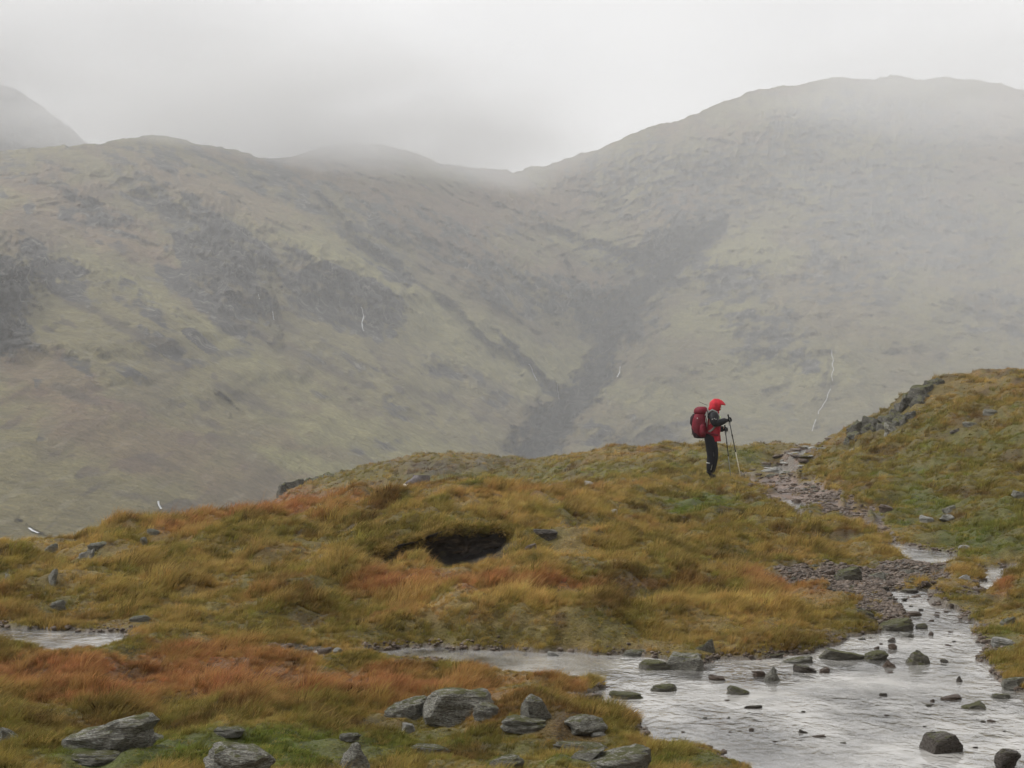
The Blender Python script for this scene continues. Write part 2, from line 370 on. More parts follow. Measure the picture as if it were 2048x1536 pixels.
# hummocks and tussocks
amp = np.interp(DD, [5, 9, 14, 30, 60, 90], [0.05, 0.085, 0.125, 0.15, 0.22, 0.28])
hum = -0.03 + 0.055 * np.abs(fbm(XX / 0.5, DD / 0.6, 2, 13)) * sstep(60, 30, DD) - 0.12 * sstep(42, 56, DD) + fbm(XX / 0.8, DD / 0.9, 3, 3) * amp + np.abs(fbm(XX / 0.33, DD / 0.4, 2, 9)) * np.interp(DD, [5, 20, 60], [0.035, 0.045, 0.05]) + fbm(XX / 3.1, DD / 3.5, 2, 21) * np.interp(DD, [5, 12, 30], [0.015, 0.05, 0.1])
PXg, PYg = project(XX, DD, Z0)
def pix_poly(pp): return poly_sd(PXg, PYg, pp)
PATH_P = [(1478,952),(1530,938),(1560,935),(1600,955),(1650,960),(1685,985),(1760,1030),(1795,1066),(1770,1070),(1700,1046),(1560,1018),(1520,988)]
PATH_U = [(1500,945),(1530,928),(1565,905),(1590,890),(1630,868),(1665,872),(1650,895),(1615,925),(1600,952),(1550,955)]
BAR_P = [(1545,1142),(1620,1132),(1700,1134),(1800,1128),(1900,1134),(1895,1172),(1785,1184),(1795,1214),(1815,1242),(1770,1258),(1730,1240),(1700,1195),(1600,1168)]
BANK_R = [(1950,1210),(2048,1200),(2048,1230),(1990,1260),(1960,1245)]
jit = 12 * fbm(PXg / 40, PYg / 25, 2, 31)
PATHM = np.maximum(1 - sstep(-8, 6, pix_poly(PATH_P) + 1.5 * jit + 7), (1 - sstep(-8, 4, pix_poly(PATH_U) + 1.6 * jit + 6)) * sstep(-0.25, 0.25, fbm(PXg / 16, PYg / 9, 3, 33)))
BARM = 1 - sstep(-8, 8, pix_poly(BAR_P) + jit)
PATHM[DD > 60] = 0; BARM[DD > 25] = 0
Z0 = Z0 + hum * (1 - 0.75 * np.maximum(PATHM, BARM)) * (1 - 0.7 * HAG) - 0.05 * PATHM
MARG = np.zeros(DD.shape); WATER = np.zeros(DD.shape); WETB = np.zeros(DD.shape)
for nm, lv, pp in POLYS:
    sdw = poly_sd(XX, DD, pp) + 0.11 * fbm(XX / 0.3, DD / 0.55, 3, 41); lvl = lv(DD)
    Z0 = np.where(sdw < 0, np.minimum(lvl - 0.015 - np.clip(-sdw * 0.3, 0, 0.10), Z0), lvl + 0.015 + np.minimum(sdw * 0.25, 0.4) + (Z0 - lvl - 0.015 - np.minimum(sdw * 0.25, 0.4)) * sstep(0, 0.55, sdw))
    MARG = np.maximum(MARG, np.exp(-(sdw / 0.11) ** 2))
    WATER = np.maximum(WATER, (sdw < 0.02) * 1.0); WETB = np.maximum(WETB, 1 - sstep(0.0, 0.05, sdw))
ZG = Z0
ZS = ZG.copy(); NEARW = np.zeros(DD.shape)
for nm, lv, pp in POLYS:
    sdw = poly_sd(XX, DD, pp); ZS = np.where(sdw < 0.02, np.maximum(ZS, lv(DD)), ZS); NEARW = np.maximum(NEARW, 1 - sstep(0.1, 1.3, sdw))
PXg, PYg = project(XX, DD, ZG)

def grid_ix(x, d):
    a = x / d; s = np.log(d)
    ci = np.clip(np.interp(a, ag, np.arange(NC)), 0, NC - 1.001); ri = np.clip(np.interp(s, sg, np.arange(NR)), 0, NR - 1.001)
    return ri, ci
def sample(A, x, d):
    ri, ci = grid_ix(np.asarray(x, float), np.asarray(d, float)); r = ri.astype(int); c = ci.astype(int); u = ri - r; v = ci - c
    return A[r, c] * (1 - u) * (1 - v) + A[r + 1, c] * u * (1 - v) + A[r, c + 1] * (1 - u) * v + A[r + 1, c + 1] * u * v
def gz(x, d): return float(sample(ZG, x, d))
def hit(px, py, dmin=5.0):
    """where the sight line through a pixel meets the ground"""
    X, dy, dz = ray(px, py); d = np.exp(np.linspace(math.log(dmin), math.log(130), 2500))
    x = X / dy * d; zr = EYE + dz / dy * d; zt = sample(ZS, x, d)
    k = np.where(zr <= zt)[0]
    i = k[0] if len(k) else -1
    return float(x[i]), float(d[i]), float(zt[i])

# colour zones of the vegetation (what grows where)
RUST = np.array((0.285, 0.138, 0.057)); STRAW = np.array((0.36, 0.25, 0.082)); OLIVE = np.array((0.18, 0.146, 0.038))
GREEN = np.array((0.125, 0.142, 0.030)); BROWN = np.array((0.10, 0.060, 0.022)); GREYH = np.array((0.15, 0.125, 0.09)); PEAT = np.array((0.012, 0.009, 0.007))
ZONES = [  # px, py, rx, ry, kind, strength
 (450,1010,220,26,'r',1.0),(600,995,130,22,'r',.8),(1080,985,230,18,'r',.55),(350,1050,120,25,'r',.5),(700,1010,160,30,'r',.5),
 (1150,1168,330,20,'r',1.0),(760,1175,120,26,'r',.9),(560,1180,110,35,'r',.7),(1560,1175,140,35,'r',.75),(700,1225,150,18,'r',.5),
 (300,1350,420,55,'r',1.0),(650,1370,300,40,'r',.85),(100,1400,200,40,'r',.7),(900,1400,200,30,'r',.35),(420,1300,140,25,'r',.6),
 (1950,900,50,45,'r',.6),(2010,1180,50,30,'r',.8),(1760,1050,50,20,'s',.8),(1930,1150,50,20,'r',.4),(900,1510,70,14,'r',.6),
 (1200,1200,450,22,'s',.8),(300,1450,400,22,'s',.6),(150,1090,180,18,'s',.7),(1080,1110,120,14,'s',.7),(1600,1220,150,25,'s',.6),(1150,1000,300,14,'s',.6),
 (1400,1010,130,28,'g',.9),(1500,1060,160,25,'o',.8),(450,1500,500,30,'g',.85),(850,1480,250,35,'g',.75),(1000,1420,120,20,'s',.4),(1350,1520,120,25,'g',.7),
 (1950,1070,130,50,'g',.95),(2030,1010,70,40,'g',.7),(1850,1000,120,40,'o',.5),(1950,800,150,40,'b',.35),(1900,870,160,35,'o',.5),(1480,915,120,25,'g',.7),
 (1150,940,330,26,'g',.6),(900,955,200,14,'g',.7),(700,945,120,25,'o',.8),(2000,1290,60,45,'g',.6),(1980,1200,70,20,'g',.5),(1920,1195,60,18,'o',.8),
 (870,935,80,18,'h',.9),(1000,925,60,14,'h',.7),(1780,845,60,25,'h',.8),(1580,890,80,20,'h',.35),
 (600,1490,700,50,'g',.8),(1900,930,220,110,'o',1.0),(1850,1000,160,50,'g',.7),(1950,880,120,50,'g',.5),(1800,960,120,60,'g',.45),(2030,860,60,40,'g',.45),(900,1270,420,26,'o',.75),(500,1250,160,30,'o',.7),(200,1190,200,30,'o',.5),(560,1140,100,25,'g',.35),(860,1035,110,20,'o',.7),(380,1100,200,20,'b',.45),(1350,1100,150,25,'o',.6),(120,1240,200,14,'b',.6),
]
ZC = dict(r=RUST, s=STRAW, o=OLIVE, g=GREEN, b=BROWN, h=GREYH)
def zones(px, py, x, d):
    n1 = fbm(x / 1.1, d / 1.5, 4, 51); n2 = fbm(x / 0.35, d / 0.5, 3, 61); n3 = fbm(x / 4, d / 5, 3, 71)
    t = sstep(-0.5, 0.5, n1 + 0.4 * n2)[..., None]
    c = OLIVE * (1 - t) + STRAW * t * 0.85 + 0
    t2 = (sstep(0.15, 0.7, n3 + 0.6 * n2) * 0.45)[..., None]; c = c * (1 - t2) + RUST * t2
    hgt = 0.6 + 0.3 * t[..., 0]
    for zx, zy, rx, ry, k, w in ZONES:
        q = np.nonzero((np.abs(px - zx) < 2.2 * rx) & (np.abs(py - zy) < 2.2 * ry))
        if not len(q[0]): continue
        g = np.exp(-(((px[q] - zx) / rx) ** 2 + ((py[q] - zy) / ry) ** 2)) * w; n1_, n2_ = n1[q], n2[q]
        g = sstep(0.12, 0.9, g + 0.42 * n1_ * (g > 0.04) + 0.3 * n2_ * (g > 0.04)) * min(1, w + 0.15)
        c[q] = c[q] * (1 - g[..., None]) + ZC[k] * g[..., None]
        hk = dict(r=1.0, s=0.85, o=0.5, g=0.22, b=0.55, h=0.3)[k]
        hgt[q] = hgt[q] * (1 - g) + hk * g
    t3 = (sstep(0.25, 0.8, -n1 + 0.5 * n2) * 0.7)[..., None]; c = c * (1 - t3) + BROWN * t3
    return c, hgt
ZCOL, ZHGT = zones(PXg, PYg, XX, DD)
gc = ZCOL * 0.62
def lay(c, m, col): return c * (1 - m[..., None]) + np.array(col) * m[..., None]
mudn = sstep(-0.3, 0.4, fbm(XX / 0.5, DD / 0.9, 3, 81))[..., None]
MUD = np.array((0.17, 0.105, 0.068)) * (1 - mudn) + np.array((0.075, 0.045, 0.028)) * mudn
gc = gc * (1 - PATHM[..., None]) + MUD * PATHM[..., None]
gc = lay(gc, BARM * 0.85, (0.10, 0.088, 0.078))
gc = lay(gc, WETB * 0.8, (0.045, 0.036, 0.026)); gc = lay(gc, WATER, (0.14, 0.115, 0.088)); gc = lay(gc, HAG, PEAT)
me = mesh_from('ground', np.stack([XX.ravel(), DD.ravel(), ZG.ravel()], 1), grid_faces(NR, NC))
add_col(me, 'col', gc.reshape(-1, 3)); add_val(me, 'wet', np.clip(PATHM + BARM + WETB + HAG * 0.5, 0, 1))
obj('ground', me, M['ground'], kind='structure')

# ------------------------------------------------------------------ water sheets
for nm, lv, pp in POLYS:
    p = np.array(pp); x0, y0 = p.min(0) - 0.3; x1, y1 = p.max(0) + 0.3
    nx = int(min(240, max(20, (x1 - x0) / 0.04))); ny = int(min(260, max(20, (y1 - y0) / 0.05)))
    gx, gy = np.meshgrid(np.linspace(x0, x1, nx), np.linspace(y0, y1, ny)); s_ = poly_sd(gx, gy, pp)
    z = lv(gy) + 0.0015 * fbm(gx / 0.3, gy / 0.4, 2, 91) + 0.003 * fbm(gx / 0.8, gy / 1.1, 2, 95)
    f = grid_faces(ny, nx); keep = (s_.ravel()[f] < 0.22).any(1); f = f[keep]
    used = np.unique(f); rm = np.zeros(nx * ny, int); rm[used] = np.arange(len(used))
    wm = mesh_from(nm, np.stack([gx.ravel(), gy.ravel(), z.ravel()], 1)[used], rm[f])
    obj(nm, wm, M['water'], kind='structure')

# ------------------------------------------------------------------ the fells behind
mct = [(-500,1150,170),(-300,1100,200),(-500,600,440),(-500,350,700),(0,1100,230),(0,1000,270),(0,850,340),(0,700,420),(0,550,520),(0,420,640),(0,300,850),
 (300,1050,280),(300,900,360),(300,700,480),(300,550,600),(300,400,740),(300,280,900),(600,1000,380),(600,850,470),(600,650,620),(600,500,740),(600,320,980),
 (850,920,520),(850,750,650),(850,550,820),(850,330,1050),(1050,900,640),(1050,700,800),(1050,500,960),(1030,345,1200),(1200,880,720),(1250,700,900),(1300,500,1100),(1300,260,1400),
 (1500,880,760),(1500,700,920),(1500,500,1130),(1500,190,1550),(1800,850,800),(1800,650,1000),(1800,400,1300),(1800,150,1650),(2048,800,850),(2048,500,1200),(2048,180,1600),
 (2500,700,900),(2500,250,1500),(0,1300,150),(-500,1300,140),(600,1250,260),(1050,1250,380),(1500,1250,480),(2048,1250,500),(2500,1200,520)]
mt = TPS([(a / 500, b / 500) for a, b, c in mct], [math.log(c) for a, b, c in mct], 1e-3)
top_x = [-500,-200,0,100,200,240,290,330,380,430,480,540,580,630,700,770,830,870,940,985,1030,1060,1110,1200,1280,1360,1440,1490,1560,1600,1645,1700,1740,1790,1850,1900,1960,2000,2048,2200,2500]
top_y = [300,310,300,292,287,276,272,270,284,293,304,318,312,296,284,290,304,324,333,340,343,334,325,297,258,238,205,188,172,168,155,156,160,150,158,155,160,165,182,230,330]
MR, MC = 500, 860
mpx = np.linspace(-450, 2450, MC)
ytop = np.interp(mpx, top_x, top_y); ytop = ytop + 4.0 * fbm(mpx / 45, mpx * 0, 4, 101) - 5.0 * np.abs(fbm(mpx / 22, mpx * 0, 3, 105)) + 2
tt = np.linspace(0, 1, MR)[:, None]
PYm = 1290 + (ytop[None] - 1290) * tt; PXm = np.repeat(mpx[None], MR, 0)
_ygrid = np.linspace(1300, 100, 240)
def _d(u, v):
    a, b = np.meshgrid(u, v, indexing='ij'); return mt(np.stack([b.ravel() / 500, a.ravel() / 500], 1)).reshape(a.shape)
_dg = coarse(_d, _ygrid, mpx, 6); _ri = np.clip((1300 - PYm) / (1200 / 239), 0, 238.999); _r0 = _ri.astype(int); _cj = np.repeat(np.arange(MC)[None], MR, 0)
Dm = np.exp(_dg[_r0, _cj] * (1 - (_ri - _r0)) + _dg[_r0 + 1, _cj] * (_ri - _r0))
Dm = np.maximum.accumulate(Dm, axis=0)
def world_m(D):
    X, dy, dz = ray(PXm, PYm); return X / dy * D, D, EYE + dz / dy * D
xm, ym, zm = world_m(Dm)
left = 1 - sstep(950, 1350, PXm)
ang = 0.55 * left - 0.25 * (1 - left)
un = np.cos(ang) * xm - np.sin(ang) * zm; vn = np.sin(ang) * xm + np.cos(ang) * zm      # along / across the lie of the slope
wt = vn / 12.0 + 0.9 * fbm(un / 90, vn / 45, 3, 113); ft = wt - np.floor(wt)
tmask = sstep(0.05, 0.5, fbm(un / 30, vn / 16, 3, 117) + 0.3 * np.clip((560 - PYm) / 200, -1, 1)) * (1 - 0.6 * sstep(1250, 1500, PXm))
terr = np.where(ft < 0.3, ft / 0.3, (1 - ft) / 0.7)           # short steep risers, long treads
rel = 22 * fbm(un / 120, vn / 70, 4, 111) + 9 * (ridged(un / 42, vn / 26, 4, 121) - 0.5) + 4.0 * fbm(un / 13, vn / 9, 3, 131) - 6.0 * terr * tmask
edge = sstep(0, 0.05, 1 - tt) * 0.85 + 0.15
off = rel * edge * np.interp(Dm, [200, 450, 900], [0.25, 0.8, 1.2])
rock = 0.45 * tmask * sstep(0.34, 0.2, ft) + 0.30 * sstep(0.1, 0.7, fbm(un / 60, vn / 30, 4, 141)) + 0.22 * sstep(0.2, 0.7, fbm(un / 22, vn / 9, 3, 151))
# crags: px, py, half width, half height, rotation (deg, down to the right), metres proud, rockiness
CRAGS = [(-45,605,98,112,8,44,1.3),(430,520,95,95,35,26,.75),(330,400,120,40,25,14,.45),(180,430,120,45,28,12,.4),(110,540,110,45,28,12,.55),(700,600,115,62,20,24,.75),(620,550,80,50,25,16,.5),(480,600,70,70,30,16,.6),
 (760,460,140,60,28,14,.4),(560,360,150,45,22,14,.45),(900,480,130,55,25,14,.38),(1030,440,70,40,20,10,.3),(1010,570,110,50,20,14,.45),(1150,600,110,45,18,14,.5),(1220,520,80,40,15,12,.35),
 (1250,620,75,50,-10,22,.6),(1350,500,70,60,-30,24,.7),(1400,400,150,90,-25,16,.4),(1460,570,90,45,-10,14,.5),(1530,670,90,55,-5,16,.5),(1600,720,90,30,0,10,.35),(1700,560,160,60,5,14,.4),
 (1750,400,200,100,-15,20,.45),(1900,480,160,70,10,18,.45),(1650,250,160,60,-20,16,.4),(1850,260,160,60,10,16,.35),(1560,330,120,80,-25,14,.35),(2000,620,120,60,10,14,.35),
 (1250,340,180,50,-20,14,.35),(300,310,140,28,10,12,.4),(60,340,140,35,10,12,.3),(330,690,60,22,25,5,.45),(300,610,120,30,28,6,.35),(700,730,120,25,22,5,.3),(900,740,90,25,22,5,.35),(980,790,70,22,25,5,.35),
 (820,830,70,14,15,3,.35),(150,720,80,18,28,4,.3),(250,740,60,14,32,4,.4),(1330,860,90,25,5,8,.35),(1190,870,60,25,5,8,.45)]
sh = 24 * fbm(PXm / 50, PYm / 50, 6, 161, 0.6); ledge = np.clip(0.75 + 0.75 * fbm(un / 16, vn / 5.5, 4, 165) + 0.3 * fbm(PXm / 18, PYm / 40, 3, 167), 0.15, 1.25)
for cx_, cy_, w_, h_, ro, am, rk in CRAGS:
    a_ = math.radians(ro); dx = PXm - cx_ + sh; dy_ = PYm - cy_ + sh * 0.6
    e1 = (dx * math.cos(a_) + dy_ * math.sin(a_)) / w_; e2 = (-dx * math.sin(a_) + dy_ * math.cos(a_)) / h_
    g = np.exp(-(e1 ** 2) ** 1.4)
    t = (1 - e2) / 2                         # 0 at the foot, 1 at the brow
    saw = np.where(t < 0.85, np.clip(t / 0.85, 0, 1), np.clip(1 - (t - 0.85) / 0.45, 0, 1))
    off = off - 1.5 * am * g * saw * (0.75 + 0.55 * ridged(PXm / 32, PYm / 70, 3, 171) + 0.25 * fbm(PXm / 9, PYm / 14, 3, 173))
    inside = g * sstep(-0.15, 0.15, t) * (1 - sstep(0.85, 1.05, t))
    rock = np.maximum(rock, rk * 1.55 * inside * np.clip(ledge, 0.35, 1.2)) + 0.10 * rk * inside
GULLIES = [([(1440,440),(1350,520),(1300,560),(1235,630),(1215,700),(1190,760),(1130,820),(1080,880),(1060,920)], 13, 22, 1.25), ([(1440,440),(1350,520),(1300,560),(1235,630),(1215,700),(1190,760),(1130,820),(1080,880),(1060,920)], 31, 42, .85), ([(1300,560),(1240,600),(1200,650)], 30, 25, .7),
 ([(640,390),(680,445),(735,505),(800,560)], 13, 16, .6), ([(1070,455),(1120,470),(1190,498),(1300,528)], 14, 16, .55), ([(1020,690),(1060,735),(1085,775),(1120,800),(1130,850)], 13, 14, .6),
 ([(1125,520),(1165,590),(1210,640)], 12, 12, .5), ([(1660,620),(1665,700),(1655,770),(1630,850)], 7, 2, .1), ([(540,560),(548,640),(560,700)], 10, 6, .2), ([(440,790),(470,830)], 8, 3, .3),
 ([(880,600),(950,670),(1030,735)], 16, 9, .35), ([(30,1040),(70,1065),(110,1090)], 9, 1.5, .15)]
for pl, w_, dp, rk in GULLIES:
    dd_, par = line_dist(PXm + 0.5 * sh, PYm + 0.3 * sh, pl)
    wv = w_ * (0.55 + 0.7 * par) * (1 + 0.6 * fbm(PXm / 34, PYm / 34, 4, 181))
    off = off + 1.7 * dp * np.exp(-(dd_ / wv) ** 4) * sstep(0, 0.06, par + 0.03)
    rock = np.maximum(rock, rk * 1.3 * (0.6 + 0.4 * par) * np.exp(-(dd_ / wv / 1.15) ** 4) * np.clip(ledge, 0.5, 1.2))
off *= edge
Dm2 = Dm + off
xm, ym, zm = world_m(Dm2)
n1 = fbm(un / 120, vn / 70, 4, 191); n2 = fbm(un / 34, vn / 11, 4, 201); n3 = fbm(un / 10, vn / 3.5, 3, 211); n4 = fbm(un / 4.5, vn / 2.0, 3, 215)
hc = np.array((0.140, 0.118, 0.050))[None, None] * np.ones(PXm.shape + (1,))
hi = sstep(650, 380, PYm)
hc = lay(hc, sstep(-0.1, 0.5, n1 + 0.3 * n2) * 0.7, (0.170, 0.145, 0.058))
hc = lay(hc, np.clip(sstep(-0.2, 0.5, -n1 + 0.5 * n2) * (0.35 + 0.5 * hi), 0, 1), (0.150, 0.098, 0.055))
hc = lay(hc, sstep(0.2, 0.5, n2 + 0.3 * n3 + 0.15 * n4) * 0.42, (0.075, 0.058, 0.038))
hc = lay(hc, sstep(0.42, 0.62, n3 + 0.2 * n4) * 0.7, (0.055, 0.044, 0.033)); hc = lay(hc, sstep(0.45, 0.7, n4 - 0.3 * n3) * 0.3, (0.24, 0.215, 0.15))
HZ = [(600,470,180,40,30,'y',.8),(780,560,150,25,30,'y',.8),(950,690,230,60,25,'y',.75),(1110,740,120,60,0,'y',.8),(1200,500,150,30,20,'y',.75),(1500,510,90,45,0,'y',.8),(1420,640,110,40,-10,'y',.8),
 (1560,740,180,40,0,'y',.7),(1350,800,250,30,8,'y',.7),(750,880,220,40,15,'y',.8),(350,620,220,20,30,'y',.6),(560,760,200,30,25,'y',.5),(650,940,140,25,15,'y',.9),(1900,790,200,30,-5,'y',.6),(60,400,120,20,5,'y',.6),
 (200,450,180,45,25,'b',.7),(420,380,220,40,20,'b',.6),(850,430,170,60,20,'b',.7),(1010,420,130,50,10,'b',.6),(260,880,260,60,20,'b',.5),(100,750,150,50,28,'b',.5),(1150,560,120,35,15,'b',.6),(1420,400,180,60,-15,'b',.35),
 (330,690,60,16,25,'d',.8),(470,645,70,13,25,'d',.8),(150,600,70,14,28,'d',.7),(245,655,60,12,30,'d',.7),(150,790,60,12,28,'d',.6),(430,850,40,9,25,'d',.6),(500,800,70,12,22,'d',.6),(620,720,80,14,22,'d',.55),(330,930,60,10,20,'d',.5),
 (260,990,70,10,18,'d',.6),(700,760,60,10,20,'d',.55),(860,790,80,12,20,'d',.5),(960,760,60,10,20,'d',.5),(60,690,60,10,28,'d',.5),(1480,840,90,10,5,'d',.4),(90,960,80,12,20,'d',.4),(580,660,50,10,25,'d',.5)]
for zx, zy, rx, ry, ro, k, w in HZ:
    a_ = math.radians(ro); dx = PXm - zx + 0.8 * sh; dy_ = PYm - zy + 0.5 * sh
    e = ((dx * math.cos(a_) + dy_ * math.sin(a_)) / rx) ** 2 + ((-dx * math.sin(a_) + dy_ * math.cos(a_)) / ry) ** 2
    g = sstep(0.15, 0.7, np.exp(-e) + 0.25 * n3 * (e < 3) + 0.15 * n4 * (e < 3)) * w
    hc = lay(hc, g, dict(y=(0.205, 0.185, 0.072), b=(0.150, 0.094, 0.058), d=(0.055, 0.043, 0.030))[k])
# roll the ridge over backwards so that it is a hill and not a sheet
xs, ys, zs = [xm], [ym], [zm]; cs = [hc]; rs = [rock]
bx, by, bz = xm[-1], ym[-1], zm[-1]
for i in range(1, 11):
    k = i * 26.0
    xs.append((bx * (1 + k / by))[None]); ys.append((by + k)[None]); zs.append((bz - 0.022 * k ** 1.5 - 0.2 * k * (i > 2))[None]); cs.append(hc[-1:]); rs.append(rock[-1:])
xa, ya, za = (np.concatenate(v) for v in (xs, ys, zs)); ca = np.concatenate(cs); ra = np.concatenate(rs)
me = mesh_from('hillside', np.stack([xa.ravel(), ya.ravel(), za.ravel()], 1), grid_faces(MR + 10, MC))
add_col(me, 'col', ca.reshape(-1, 3)); add_val(me, 'rock', ra.ravel())
obj('hillside', me, M['hill'], kind='structure')
def hill_at(px, py):
    c = np.interp(px, mpx, np.arange(MC)); ci = int(round(float(c))); yt = ytop[ci]
    r = (1290 - py) / (1290 - yt) * (MR - 1); r0 = int(np.clip(math.floor(r), 0, MR - 2)); u = r - r0
    D = float(Dm2[r0, ci] * (1 - u) + Dm2[r0 + 1, ci] * u); return D

# the higher summit behind the left ridge, its top in the cloud
px2 = np.linspace(-650, 480, 300); yt2 = np.interp(px2, [-650,-300,-100,0,60,100,140,180,230,300,480], [20,40,110,165,195,225,256,290,330,380,470]) + 5 * fbm(px2 / 30, px2 * 0, 4, 221)
t2 = np.linspace(0, 1, 120)[:, None]; P2y = 620 + (yt2[None] - 620) * t2; P2x = np.repeat(px2[None], 120, 0)
D2 = 1080 + 260 * t2 + 14 * fbm(P2x / 60, P2y / 40, 4, 231) + 10 * ridged(P2x / 35, P2y / 30, 3, 241)
X, dy_, dz_ = ray(P2x, P2y); a2, b2, c2 = X / dy_ * D2, D2 + 0 * X, EYE + dz_ / dy_ * D2
ex = [(a2[-1:] * (1 + k * 30 / b2[-1:]), b2[-1:] + k * 30, c2[-1:] - 3 * k ** 1.6) for k in range(1, 8)]
a2 = np.concatenate([a2] + [e[0] for e in ex]); b2 = np.concatenate([b2] + [e[1] for e in ex]); c2 = np.concatenate([c2] + [e[2] for e in ex])
me = mesh_from('summit', np.stack([a2.ravel(), b2.ravel(), c2.ravel()], 1), grid_faces(127, 300))
add_col(me, 'col', np.tile(np.array((0.12, 0.10, 0.07)), (a2.size, 1))); add_val(me, 'rock', 0.35 + 0.3 * fbm(a2 / 40, c2 / 25, 4, 251).ravel())
obj('hill_summit', me, M['hill'], kind='structure')
# valley floor under everything
gxv, gyv = np.meshgrid(np.linspace(-3000, 3000, 40), np.linspace(-3000, 3000, 40))
me = mesh_from('valley_floor', np.stack([gxv.ravel(), gyv.ravel(), (-62 + 3 * fbm(gxv / 300, gyv / 300, 3, 261)).ravel()], 1), grid_faces(40, 40))
add_col(me, 'col', np.tile(np.array((0.12, 0.10, 0.04)), (1600, 1))); add_val(me, 'rock', np.zeros(1600))
obj('valley_floor', me, M['hill'], kind='structure')

# white becks running down the fell
def beck(pl, wpx, wob=3):
    L = []
    for i in range(len(pl) - 1):
        (ax, ay), (bx, by) = pl[i], pl[i + 1]; n = max(2, int(math.hypot(bx - ax, by - ay) / 4))
        for k in range(n): L.append((ax + (bx - ax) * k / n, ay + (by - ay) * k / n))
    L.append(pl[-1]); V = []; Fc = []
    for i, (px, py) in enumerate(L):
        px += wob * mnoise.noise((i * 0.35, px * 0.01, 3)); D = hill_at(px, py) - 1.5; u = D / F
        w = 0.75 * wpx * u * (0.35 + 0.65 * abs(mnoise.noise((i * 0.55, py * 0.02, 9))) * 2)
        x, y, z = (float(q) for q in at(px, py, D))
        V += [(x - w / 2, y, z), (x, y - w * 0.4, z), (x + w / 2, y, z), (x, y + 1.5, z)]
        if i:
            b = 4 * i
            for k in range(4): Fc.append((b + k, b + (k + 1) % 4, b - 4 + (k + 1) % 4, b - 4 + k))
    me = mesh_from('waterfall', V, Fc); obj('waterfall', me, M['foam'], kind='structure')
beck([(722,614),(727,630),(724,645),(727,662)], 3.6); beck([(1056,728),(1064,738),(1066,748),(1073,761)], 5); beck([(1240,733),(1239,745),(1236,754)], 3.5)
beck([(1113,762),(1117,785),(1120,805)], 1.8); beck([(1663,700),(1668,740),(1664,762)], 1.4, 6); beck([(1660,778),(1648,810),(1638,828)], 1.7, 6); beck([(1632,838),(1624,862)], 1.6)
beck([(545,622),(549,640)], 1.8); beck([(55,1056),(66,1062),(74,1066)], 6); beck([(515,585),(519,598)], 1.6); beck([(316,1002),(320,1018)], 1.8)

# peat bank: the cut face under the turf lip
pu = np.linspace((742 - CX) / F, (1033 - CX) / F, 150); pvv = np.linspace(0, 1, 26); V = []
for v_ in pvv:
    for a_ in pu:
        j = int(np.clip(np.interp(a_, ag, np.arange(NC)), 0, NC - 1)); e_ = float(hx[200, j]); f_ = float(fr[200, j])
        x_ = a_ * f_; zb = gz(x_, f_ - 0.35) - 0.05; zt_ = gz(x_, f_ + 0.2) - 0.025
        q = Vector((x_ * 3.2, v_ * 1.6, 1.7)); n_ = mnoise.fractal(q, 0.9, 2.1, 5) * 0.085 + mnoise.noise(Vector((x_ * 2, v_ * 7 + x_ * 1.5, 4))) * 0.03
        back = 0.30 if v_ > 0.97 else 0.0
        V.append((x_ + n_ * .3, f_ + 0.02 - 0.13 * v_ ** 2 * min(1, e_ * 1.4) + n_ + back, zb + (zt_ - zb) * min(1, v_ / 0.96)))
pm_, pn, pl_, pb_, po_ = nodes('peat')
pvx = coords(pn, pl_, scale=(1, 1, 3.5)); pf = nz(pn, pl_, pvx, 5, 7, 0.72, 0.5)
pl_.new(ramp(pn, pl_, pf, [(0.35, (0.009, 0.007, 0.006)), (0.52, (0.035, 0.025, 0.018)), (0.68, (0.11, 0.08, 0.055))]), pb_.inputs['Base Color']); pb_.inputs['Roughness'].default_value = 0.8
bump(pn, pl_, pf, pb_, 1.0, 0.05)
obj('peat_bank', mesh_from('peat_bank', V, grid_faces(26, 150)), pm_, kind='structure')

